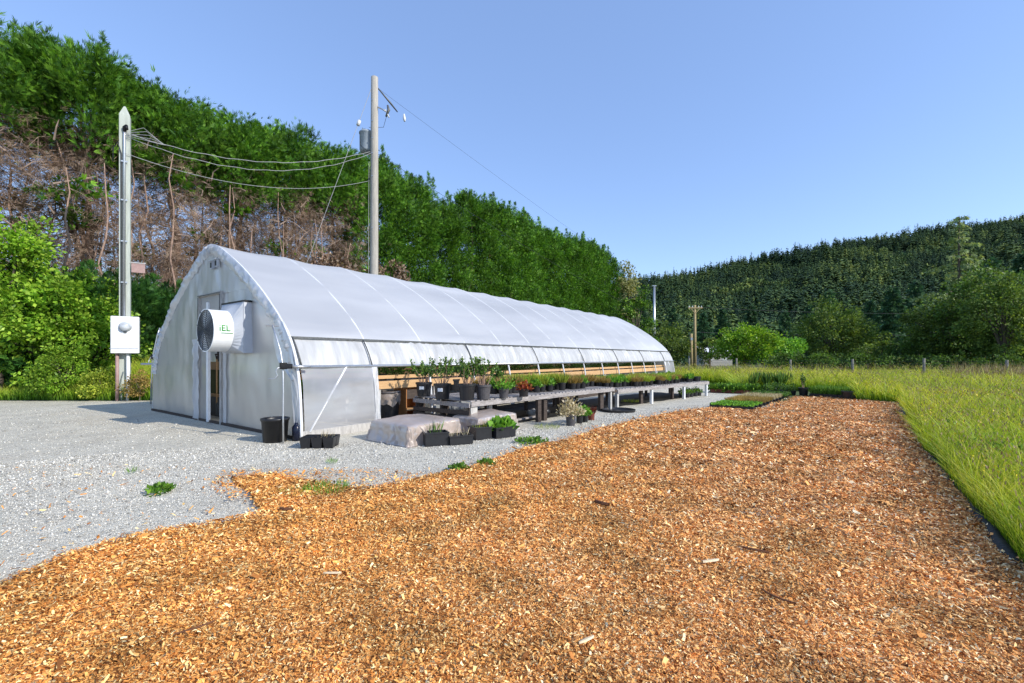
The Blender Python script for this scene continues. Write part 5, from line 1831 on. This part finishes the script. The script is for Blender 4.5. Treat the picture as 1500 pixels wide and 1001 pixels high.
wrapped('wrapped_lumber', 'stack of boards wrapped in crumpled clear plastic on the gravel before the bench', (-1.93, 8.42), math.radians(50), 1.2, 1.15, .37, '')
wrapped('wrapped_lumber', 'orange boards half covered by torn white plastic under the near corner of the bench', (-.72, 9.55), r1, 1.15, .75, .36, '', True)


def crate(label, px, py, l, w_, h, fk, fh, fm, n, rz):
    o = thing('plant_crate', label, 'crate', (*at(px, py), .004), rz)
    b = MB()
    tray_wall(b, l, w_, h, .014)
    for q in (-1, 1):
        b.box((0, q * (w_ / 2 + .004), h - .01), (l + .02, .02, .025)).box((q * (l / 2 + .004), 0, h - .01), (.02, w_, .025))
    b.build('tray', MT['pot'], o)
    for i in range(3):
        for j in range(2):
            MB().lathe(pot_prof(.055, h * .8), 12, (-l / 3 + i * l / 3, -w_ / 4 + j * w_ / 2, .016)).build('cell_pot', MT['pot_grey'], o)
    (V, F), _ = foliage(fk, (l - .06, w_ - .06) if fk in ('carpet', 'plugs') else l * .4, fh, h * .75, n)
    mesh_np('foliage', V, F, MT[fm], o)
    return o


crate('black crate with a few green blades, touching the wrapped board stack', 638, 652, .44, .32, .25, 'tuft', .3, 'shrub', .22, math.radians(22))
crate('low black crate with dried twiggy plants, second from the wrapped stack', 672, 650, .46, .34, .17, 'plugs', .2, 'straw', .09, math.radians(26))
crate('black crate with small yellowish plants, between the twiggy and the leafy crates', 703, 643, .36, .34, .25, 'plugs', .14, 'sedge', .14, math.radians(34))
crate('black crate full of dark green leaves, rightmost of the crates in front of the bench', 733, 640, .5, .4, .22, 'carpet', .26, 'fresh', .35, math.radians(38))
# flared tray by the corner
o = thing('square_pots', 'flared black tray of joined square pots with a few dry stems near the greenhouse corner', 'plant tray', (*at(469, 655), .004), math.radians(4))
b = MB()
for i in range(3):
    for j in range(2):
        x0, y0 = (i - 1) * .205, (j - .5) * .2
        for a, r0, r1_ in ((0, .075, .098),):
            lo = [(x0 - .075, y0 - .075, 0), (x0 + .075, y0 - .075, 0), (x0 + .075, y0 + .075, 0), (x0 - .075, y0 + .075, 0)]
            hi = [(x0 - .1, y0 - .098, .2), (x0 + .1, y0 - .098, .2), (x0 + .1, y0 + .098, .2), (x0 - .1, y0 + .098, .2)]
            b.add(lo + hi, [(3, 2, 1, 0), (0, 1, 5, 4), (1, 2, 6, 5), (2, 3, 7, 6), (3, 0, 4, 7)])
b.build('tray', MT['pot'], o)
MB().box((0, 0, .14), (.58, .36, .02)).build('soil', MT['soil'], o)
C = np.stack([rng.uniform(-.05, .25, 26), rng.uniform(-.12, .12, 26), np.full(26, .15)], 1)
V, F = leaves(C, np.stack([rng.normal(.2, .3, 26), rng.normal(0, .3, 26), np.ones(26)], 1), rng.uniform(.08, .2, 26), .03, .05)
mesh_np('foliage', V, F, MT['straw'], o)
# bucket, bottle
o = thing('plastic_bucket', 'large black plastic tub standing by the crank pole at the greenhouse corner', 'tub', (*at(403, 647), .004))
MB().lathe([(0, .01), (.215, 0), (.245, .42), (.262, .42), (.265, .45), (.262, .465), (.245, .465), (.238, .42), (.2, .03), (0, .03)], 36).build('body', MT['pot'], o, smooth=True)
MB().tube([(.25 * math.cos(t), .25 * math.sin(t), .45 - .02 * abs(math.sin(t))) for t in np.linspace(-1.4, 1.4, 14)], .008, 6).build('rim_handle', MT['pot_grey'], o)
o = MB().lathe([(0, 0), (.075, 0), (.078, .28), (.06, .3), (.03, .33), (.03, .36), (0, .36)], 18).build('dark_bottle', basic('blue_black_plastic', (.012, .016, .035), (.006, .008, .02), 9, .25, .05), smooth=True)
o.location = (*at(434, 646), .004)
tag(o, 'small blue-black plastic bottle at the foot of the greenhouse corner tube', 'bottle')

# weeds on the gravel and by the edge of the chips
def weed(label, px, py, r, h, kind, fm, n, name='weed'):
    x, y = at(px, py)
    (V, F), _ = foliage(kind, r, h, .0, n)
    V = V + np.array([x, y, .012])
    return tag(mesh_np(name, V, F, MT[fm]), label, 'weed')


weed('low green weed on the gravel, larger and nearer of the two on the open yard', 236, 722, .17, .09, 'leafy', 'mid', .8)
weed('small weed tuft on the gravel behind the larger one', 193, 694, .12, .1, 'tuft', 'mid', .4)
weed('grass tuft at the chip spill below the square pots', 478, 722, .38, .12, 'tuft', 'fresh', 3.0, 'grass_tuft')
weed('thin grass tuft left of the larger tuft at the chip spill', 437, 726, .3, .09, 'tuft', 'fresh', 1.0, 'grass_tuft')
weed('green weed patch on the gravel right of the crates', 779, 649, .34, .1, 'leafy', 'mid', 1.6)
weed('small weed at the edge of the chips below the crates', 672, 690, .16, .08, 'leafy', 'mid', .8)
weed('tiny weed on the gravel in front of the square pots', 486, 680, .1, .1, 'tuft', 'fresh', .4)
weed('dry weed patch beside the dried flower pot', 800, 628, .45, .1, 'tuft', 'sedge', 2.0)
weed('sparse weed under the middle of the farther bench', 925, 590, .5, .12, 'tuft', 'sedge', 2.4)
weed('low weed on the chip edge near the gravel tail', 712, 682, .14, .07, 'leafy', 'mid', .6)


# sticks and splinters among the chips
def splinter(label, px, py, L, w_, rz, mat, cat='splinter', curve=0.0, name='wood_splinter'):
    x, y = at(px, py, .03)
    b = MB()
    rows = []
    for i in range(9):
        t = i / 8 - .5
        ww = w_ * (1 - abs(2 * t) ** 4 * .6) * random.uniform(.85, 1.1)
        c = curve * (t * t) * L * 4
        rows.append([(t * L, c - ww / 2, 0), (t * L, c - ww * .3, w_ * .45), (t * L, c + ww * .3, w_ * .42), (t * L, c + ww / 2, 0), (t * L, c, -w_ * .25), (t * L, c - ww / 2, 0)])
    b.sheet(rows)
    o = b.build(name, MT[mat], recenter=False)
    o.location = (x, y, bed_z(x, y) + .025)
    o.rotation_euler = (random.uniform(-.08, .08), random.uniform(-.05, .05), rz)
    return tag(o, label, cat)


splinter('long pale wood splinter lying on the chips, right of the middle', 1041, 829, .16, .03, .35, 'chip_pale')
splinter('pale wood splinter nearest the camera among the chips', 859, 945, .11, .022, .55, 'chip_pale')
splinter('dark brown stick lying on the chips above the long pale splinter', 1107, 808, .2, .024, -.5, 'chip_dark', 'stick', 0, 'stick')
splinter('curved brown bark strip on the chips below the dark stick', 1137, 884, .22, .016, -.95, 'chip_dark', 'stick', .12, 'stick')
splinter('rotten dark clod of bark in the middle of the chip bed', 880, 742, .2, .05, -.9, 'chip_dark', 'bark clod', .1, 'bark_clod')
splinter('orange wood splinter near the left rim of the chip bed', 487, 843, .13, .02, .1, 'chip_pale')
splinter('dark bark strip beside the chip spill on the gravel', 418, 752, .16, .04, -.2, 'chip_dark', 'bark clod', .1, 'bark_clod')
splinter('thin dark twig standing out of the chips at lower left', 287, 930, .2, .014, .8, 'chip_dark', 'stick', .05, 'stick')

# weed barrier along the meadow edge, folded up out of the chips
rows = []
E = [Vector((*at(*q), 0)) for q in ((1318, 592), (1332, 622), (1345, 650), (1376, 688), (1410, 730), (1455, 783), (1500, 833), (1560, 905))]
path = []
for i in range(len(E) - 1):
    for k in range(14):
        path.append(E[i].lerp(E[i + 1], k / 14))
for i, p in enumerate(path):
    t = (E[-1] - E[0]).normalized(); nrm = Vector((-t.y, t.x, 0))      # points east, to the grass
    row = []
    wob = .1 * mn.noise(Vector((p.x * 1.2, p.y * 1.2, 3)))
    for j in range(7):
        a = j / 6
        z = .012 + .05 * math.sin(math.pi * a) * (.7 + .9 * abs(mn.noise(Vector((p.x * 2, p.y * 2, a)))))
        q = p + nrm * (-.06 + .16 * a + wob)
        row.append((q.x, q.y, z))
    rows.append(row)
o = MB().sheet(rows).build('weed_barrier', MT['fabric'], smooth=True)
tag(o, 'crumpled black weed barrier fabric along the right edge of the chip bed', 'fabric')

# ------------------------------------------------------------------ poles and wires
px_, py_ = -15.2, 17.7
mp = thing('meter_post', 'square grey-green wooden post carrying a white meter cabinet, left of the greenhouse', 'utility post', (px_, py_, 0), .6)
ht = 11.5
w_ = .165
b = MB()
b.add([(-w_, -w_, 0), (w_, -w_, 0), (w_, w_, 0), (-w_, w_, 0), (-w_, -w_, ht - .35), (w_, -w_, ht - .35), (w_, w_, ht - .35), (-w_, w_, ht - .35), (-.03, -.1, ht), (.03, -.1, ht), (.03, .1, ht), (-.03, .1, ht)],
      [(0, 1, 5, 4), (1, 2, 6, 5), (2, 3, 7, 6), (3, 0, 4, 7), (4, 5, 9, 8), (5, 6, 10, 9), (6, 7, 11, 10), (7, 4, 8, 11), (8, 9, 10, 11)])
b.build('post', MT['pole_green'], mp, bevel=.01)
MB().tube([(.0, -.21, 3.2), (.0, -.21, 10.3), (.01, -.22, 10.5)], .045, 10).build('conduit', MT['galv'], mp, smooth=True)
MB().tube([(.01, -.22, 10.45), (.02, -.24, 10.62), (.06, -.3, 10.66), (.1, -.32, 10.52)], [.05, .075, .07, .04], 10).build('weatherhead', MT['black'], mp, smooth=True)
MB().tube([(-.09, -.2, 3.2), (-.09, -.2, 9.6), (-.2, -.22, 10.0), (-.34, -.1, 9.8), (-.36, .0, 9.3)], .02, 6).build('cable', MT['wire_dark'], mp, smooth=True)
for z in (4.6, 6.2, 7.8, 9.3):
    MB().box((.0, -.235, z), (.2, .02, .05)).build('clamp', MT['galv'], mp)
cb = MB().box((.05, -.36, 2.55), (.84, .3, 1.42)).build('cabinet', MT['white_paint'], mp, bevel=.02)
MB().lathe([(0, .16), (.13, .15), (.16, .1), (.17, 0), (.2, 0), (.2, -.02)], 24, (.06, -.52, 2.86), Matrix.Rotation(math.radians(90), 4, 'X')).build('meter', MT['glass'], cb, smooth=True)
MB().box((.06, -.522, 2.64), (.09, .03, .05)).build('latch', MT['dark_metal'], cb)
MB().box((.02, -.516, 2.02), (.84, .012, .02)).build('seam', MT['galv'], cb)
for x in (-.2, .12):
    MB().tube([(x, -.3, 0), (x, -.3, 1.9)], .055, 10).build('ground_conduit', MT['white_paint' if x > 0 else 'sign_pink'], mp, smooth=True)
s = MB().box((.42, -.2, 5.22), (.42, .03, .4)).build('notice_board', MT['sign_pink'], mp, bevel=.004)
MB().box((.42, -.222, 5.4), (.46, .02, .04)).build('board_trim', MT['pale_wood'], s)

p2 = Vector((-7.32, 23.8, 0))
up = thing('utility_pole', 'tall weathered round wooden pole with a transformer, standing behind the greenhouse', 'utility pole', p2)
H2 = 16.5
MB().tube([(0, 0, 0), (0.03, 0, 6), (.05, 0, 12), (.06, 0, H2 - .02), (.06, 0, H2)], [.24, .22, .2, .18, .15], 18).build('pole', MT['pole'], up, smooth=True)
tc = MB().lathe([(0, 12.62), (.3, 12.64), (.36, 12.75), (.36, 13.6), (.39, 13.62), (.39, 13.68), (.3, 13.76), (0, 13.8)], 26, (-.45, .28, 0)).build('transformer', MT['steel_grey'], up, smooth=True)
for a in (2.4, 3.6):
    MB().lathe([(0, 0), (.05, 0), (.03, .05), (.05, .08), (.03, .13), (.04, .16), (0, .2)], 10, (-.45 + .2 * math.cos(a), .28 + .2 * math.sin(a), 13.74)).build('bushing', MT['porcelain'], tc)
MB().tube([(.05, 0, 15.0), (.5, -.1, 14.75), (.72, -.12, 14.6)], .035, 8).build('cutout_arm', MT['galv'], up, smooth=True)
MB().tube([(.78, -.1, 14.95), (.84, -.12, 14.7), (.7, -.12, 14.35)], [.05, .08, .05], 8).build('fuse_cutout', MT['dark_metal'], up, smooth=True)
MB().tube([(.66, -.12, 14.72), (.86, -.12, 14.3)], .035, 8).build('fuse_tube', MT['porcelain'], up, smooth=True)
MB().tube([(.84, -.1, 14.8), (.5, .1, 13.9), (-.3, .2, 13.95)], .012, 5).build('jumper', MT['wire_dark'], up)
MB().tube([(-.1, -.15, 12.4), (-.7, -.05, 12.9), (-.75, .1, 13.6), (-.5, .2, 13.9)], .012, 5).build('jumper', MT['wire_dark'], up)
MB().tube([(-.24, -.1, 0), (-.22, -.12, 8), (-.2, -.1, 12)], .012, 5).build('ground_wire', MT['wire'], up)
for z in (8.5, 11.2, 12.4, 13.2, 14.1, 15.2):
    MB().box((.0, -.21, z), (.06, .03, .05)).build('bolt', MT['galv'], up)


def sagwire(name, label, p, q, sag, r, mat, n=26, twist=0, cat='wire'):
    p, q = Vector(p), Vector(q)
    pts = []
    for i in range(n + 1):
        t = i / n
        v = p.lerp(q, t); v.z -= 4 * sag * t * (1 - t)
        if twist: v.z += .02 * math.sin(i * 1.9 + twist)
        pts.append(v)
    o = MB().tube(pts, r, 5, False).build(name, MT[mat], smooth=True)
    return tag(o, label, cat)


pa = (-15.05, 17.5)
sagwire('service_cable', 'upper twisted service cable sagging from the meter post to the tall pole', (*pa, 10.42), (-7.45, 23.65, 12.5), .85, .013, 'wire', twist=.5)
sagwire('service_cable', 'second service cable hanging just under the upper one', (*pa, 10.3), (-7.4, 23.65, 12.4), 1.12, .012, 'wire', twist=2)
sagwire('service_cable', 'lowest cable between meter post and tall pole, hanging well below the others', (*pa, 9.62), (-7.4, 23.9, 11.1), .85, .011, 'wire')
for k in range(3):
    pass
MB_ = MB()
for k in range(5):
    MB_.tube([(pa[0] + .1, pa[1], 10.45 - .04 * k), (pa[0] + .5 + .12 * k, pa[1] + .3, 10.75 - .15 * k), (pa[0] + .9 + .05 * k, pa[1] + .65, 10.35 - .03 * k)], .008, 5, False)
MB_.build('drip_loop', MT['wire'], recenter=False)
bpy.data.objects['drip_loop'].parent = mp
bpy.data.objects['drip_loop'].matrix_parent_inverse = (Matrix.Translation((px_, py_, 0)) @ Matrix.Rotation(.6, 4, 'Z')).inverted()
sagwire('guy_wire', 'pale guy wire slanting from the pole top down behind the greenhouse roof', (-7.36, 23.7, 15.95), (-12.0, 21.5, .2), 0, .012, 'wire')
gi = MB().tube([(-7.93, 23.43, 14.0), (-8.0, 23.4, 13.75)], [.09, .09], 8).build('guy_insulator', MT['porcelain'], smooth=True)
tag(gi, 'white strain insulator on the guy wire beside the transformer', 'insulator')
far = Vector((28.4, 70, 0))
sagwire('power_line', 'thin high power line running from the pole top to the distant crossarm pole', (-7.2, 23.8, 16.0), (far.x - .6, far.y, 9.2), .5, .006, 'wire_dark', 40)
sagwire('power_line', 'lower pale power line running from the tall pole down across the hedge', (-7.1, 23.8, 12.45), (far.x - .5, far.y, 5.6), .9, .010, 'wire_dark', 40)
gi = MB().tube([(-7.1, 23.85, 15.95), (-6.6, 24.45, 15.5), (-6.3, 24.8, 15.2)], [.03, .05, .03], 8).build('strain_insulator', MT['dark_metal'], smooth=True)
tag(gi, 'long dark strain insulator at the top right of the tall pole', 'insulator')
gi = MB().tube([(-6.02, 25.1, 15.25), (-6.0, 25.12, 15.0), (-5.98, 25.1, 14.85)], [.05, .08, .05], 8).build('line_clamp', MT['porcelain'], smooth=True)
tag(gi, 'small pale clamp hanging on the high line right of the pole top', 'insulator')

fp = thing('crossarm_pole', 'distant tan utility pole with a crossarm beyond the greenhouse far end', 'utility pole', far)
MB().tube([(0, 0, 0), (0, 0, 9.9)], [.26, .18], 10).build('pole', MT['pole_tan'], fp, smooth=True)
MB().box((0, -.2, 9.45), (2.2, .14, .18)).build('crossarm', MT['pole_tan'], fp)
for sx in (-1, 1):
    MB().bar((sx * .75, -.2, 9.4), (0, -.2, 8.6), .06, .08).build('brace', MT['pole_tan'], fp)
for x in (-.95, -.45, .5, .95):
    MB().lathe([(0, 0), (.09, 0), (.06, .1), (.1, .14), (0, .26)], 8, (x, -.2, 9.54)).build('insulator', MT['porcelain'], fp)
fs = thing('stub_pole', 'short tan stub pole close to the left of the crossarm pole', 'utility pole', dep(1012.5, 540, 69)[:2] + (0,))
MB().tube([(0, 0, 0), (0, 0, 5.4)], [.25, .2], 10).build('pole', MT['pole_tan'], fs, smooth=True)
MB().box((0, -.22, 4.6), (.3, .06, .4)).build('box', MT['steel_grey'], fs)
ms = thing('metal_mast', 'pale grey metal mast rising beyond the greenhouse roof end', 'mast', dep(958.5, 540, 80)[:2] + (0,))
MB().tube([(0, 0, 0), (0, 0, 14.4)], [.24, .17], 10).build('shaft', MT['galv'], ms, smooth=True)
MB().box((0, 0, 14.5), (.7, .3, .12)).build('cap', MT['galv'], ms)
sagwire('road_wire', 'dark road wire running right from the crossarm pole', (far.x, far.y, 9.6), (120, 92, 12.2), 1.2, .02, 'wire_dark', 30)
sagwire('road_wire', 'dark road wire below the first, running right from the crossarm pole', (far.x, far.y, 5.7), (120, 92, 8.0), 1.0, .025, 'wire_dark', 30)
sagwire('road_wire', 'dark wire running left from the crossarm pole towards the metal mast', (far.x, far.y, 8.1), (24.9, 80, 8.6), .5, .02, 'wire_dark', 20)
hs_ = thing('house', 'small white-roofed house beyond the fence, right of the tan pole', 'house', dep(1040, 540, 96)[:2] + (0,), .25)
MB().box((0, 0, 1.5), (7, 5, 3.0)).build('wall', basic('house_wall', (.3, .29, .27), (.24, .23, .21), 2), hs_)
MB().add([(-3.8, -2.9, 2.95), (3.8, -2.9, 2.95), (3.8, 0, 4.3), (-3.8, 0, 4.3), (-3.8, 2.9, 2.95), (3.8, 2.9, 2.95)], [(0, 1, 2, 3), (3, 2, 5, 4)]).build('roof', MT['white_paint'], hs_, solid=.12)
for x in (-2, 1.6):
    MB().box((x, -2.52, 1.7), (1.1, .06, 1.1)).build('window', MT['glass'], hs_)

# field fence
F0 = Vector((27.4, 30, 0)); FD = Vector((-3.0, 2.3, 0))
fe = thing('field_fence', 'weathered post and wire field fence along the far side of the meadow', 'fence', F0, math.atan2(FD.y, FD.x))
S = FD.length
rk = -2
while rk < 8:
    x = rk * S
    hgt = 1.58 + random.uniform(-.06, .08)
    MB().tube([(x, 0, -.1), (x + random.gauss(0, .02), random.gauss(0, .02), hgt)], [.09, .075], 8).build('post', MT['fence_wood'], fe, smooth=True)
    rk += 1
for z in (.5, .75, 1.0, 1.25, 1.45):
    MB().tube([(-2.2 * S, .0, z), (0, .02, z - .02), (3 * S, -.02, z + .01), (7.2 * S, 0, z)], .011, 4, False).build('wire', MT['wire_dark'], fe)
# tall dry weeds by the fence at right
parts = []
for i in range(46):
    a = rng.uniform()
    c = np.array([*dep(1395 + 130 * a, 545, 26 + 3 * rng.uniform())[:2], 0])
    m = 26
    C = np.repeat(c[None], m, 0) + rng.normal(0, .18, (m, 3)) * np.array([1, 1, 0])
    D = np.stack([rng.normal(.15, .28, m), rng.normal(0, .28, m), np.ones(m)], 1)
    parts.append(leaves(C, D, rng.uniform(.7, 1.6, m), .012, .03))
V, F = join(parts)
tag(mesh_np('dry_weeds', V, F, MT['seed'], recenter=False), kind='stuff', label='tall tan dry weeds by the fence at the right edge', cat='weeds')
# ================================================================== LIGHT AND CAMERA
EL = math.radians(31)
SX, SY = .886, -.464
sun_dir = Vector((SX * math.cos(EL), SY * math.cos(EL), math.sin(EL)))
w = bpy.data.worlds.new('World'); SC.world = w; w.use_nodes = True
t = w.node_tree; t.nodes.clear()
sky = t.nodes.new('ShaderNodeTexSky'); sky.sky_type = 'NISHITA'; sky.sun_disc = False
sky.sun_elevation = EL; sky.sun_rotation = math.atan2(SX, SY)
sky.air_density = 1.0; sky.dust_density = .1; sky.ozone_density = 2.2; sky.altitude = 0
hsv = t.nodes.new('ShaderNodeHueSaturation'); hsv.inputs['Saturation'].default_value = 1.02; hsv.inputs['Value'].default_value = 2.1; hsv.inputs['Hue'].default_value = .508
t.links.new(sky.outputs[0], hsv.inputs['Color'])
bg = t.nodes.new('ShaderNodeBackground'); bg.inputs['Strength'].default_value = .15
mxs = t.nodes.new('ShaderNodeMix'); mxs.data_type = 'RGBA'; mxs.inputs[0].default_value = .5
mxs.inputs[7].default_value = (1.8, 2.95, 5.5, 1)      # even summer haze over the clear-sky gradient
t.links.new(hsv.outputs[0], mxs.inputs[6]); t.links.new(mxs.outputs[2], bg.inputs[0])
wo = t.nodes.new('ShaderNodeOutputWorld'); t.links.new(bg.outputs[0], wo.inputs[0])
L = bpy.data.lights.new('sun', 'SUN'); L.energy = 5.0; L.angle = math.radians(.5); L.color = (1, .95, .86)
lo = bpy.data.objects.new('sun', L); COL.objects.link(lo)
lo.rotation_euler = sun_dir.to_track_quat('Z', 'Y').to_euler()
lo.location = sun_dir * 100
cam = bpy.data.cameras.new('camera'); co_ = bpy.data.objects.new('camera', cam); COL.objects.link(co_)
co_.location = (0, 0, H_CAM); co_.rotation_euler = (math.radians(90), 0, 0)
cam.sensor_width = 36; cam.lens = 36 * F_PX / 1500; cam.shift_y = (HOR - 500.5) / 1500
cam.clip_start = .05; cam.clip_end = 6000
SC.camera = co_
SC.view_settings.view_transform = 'Standard'; SC.view_settings.look = 'None'; SC.view_settings.exposure = 0
SC.cycles.use_denoising = True
SC.cycles.denoiser = 'OPENIMAGEDENOISE'; SC.cycles.denoising_prefilter = 'NONE'
SC.cycles.sample_clamp_indirect = 2.0
SC.cycles.adaptive_threshold = .005
SC.cycles.max_bounces = 8; SC.cycles.transparent_max_bounces = 12
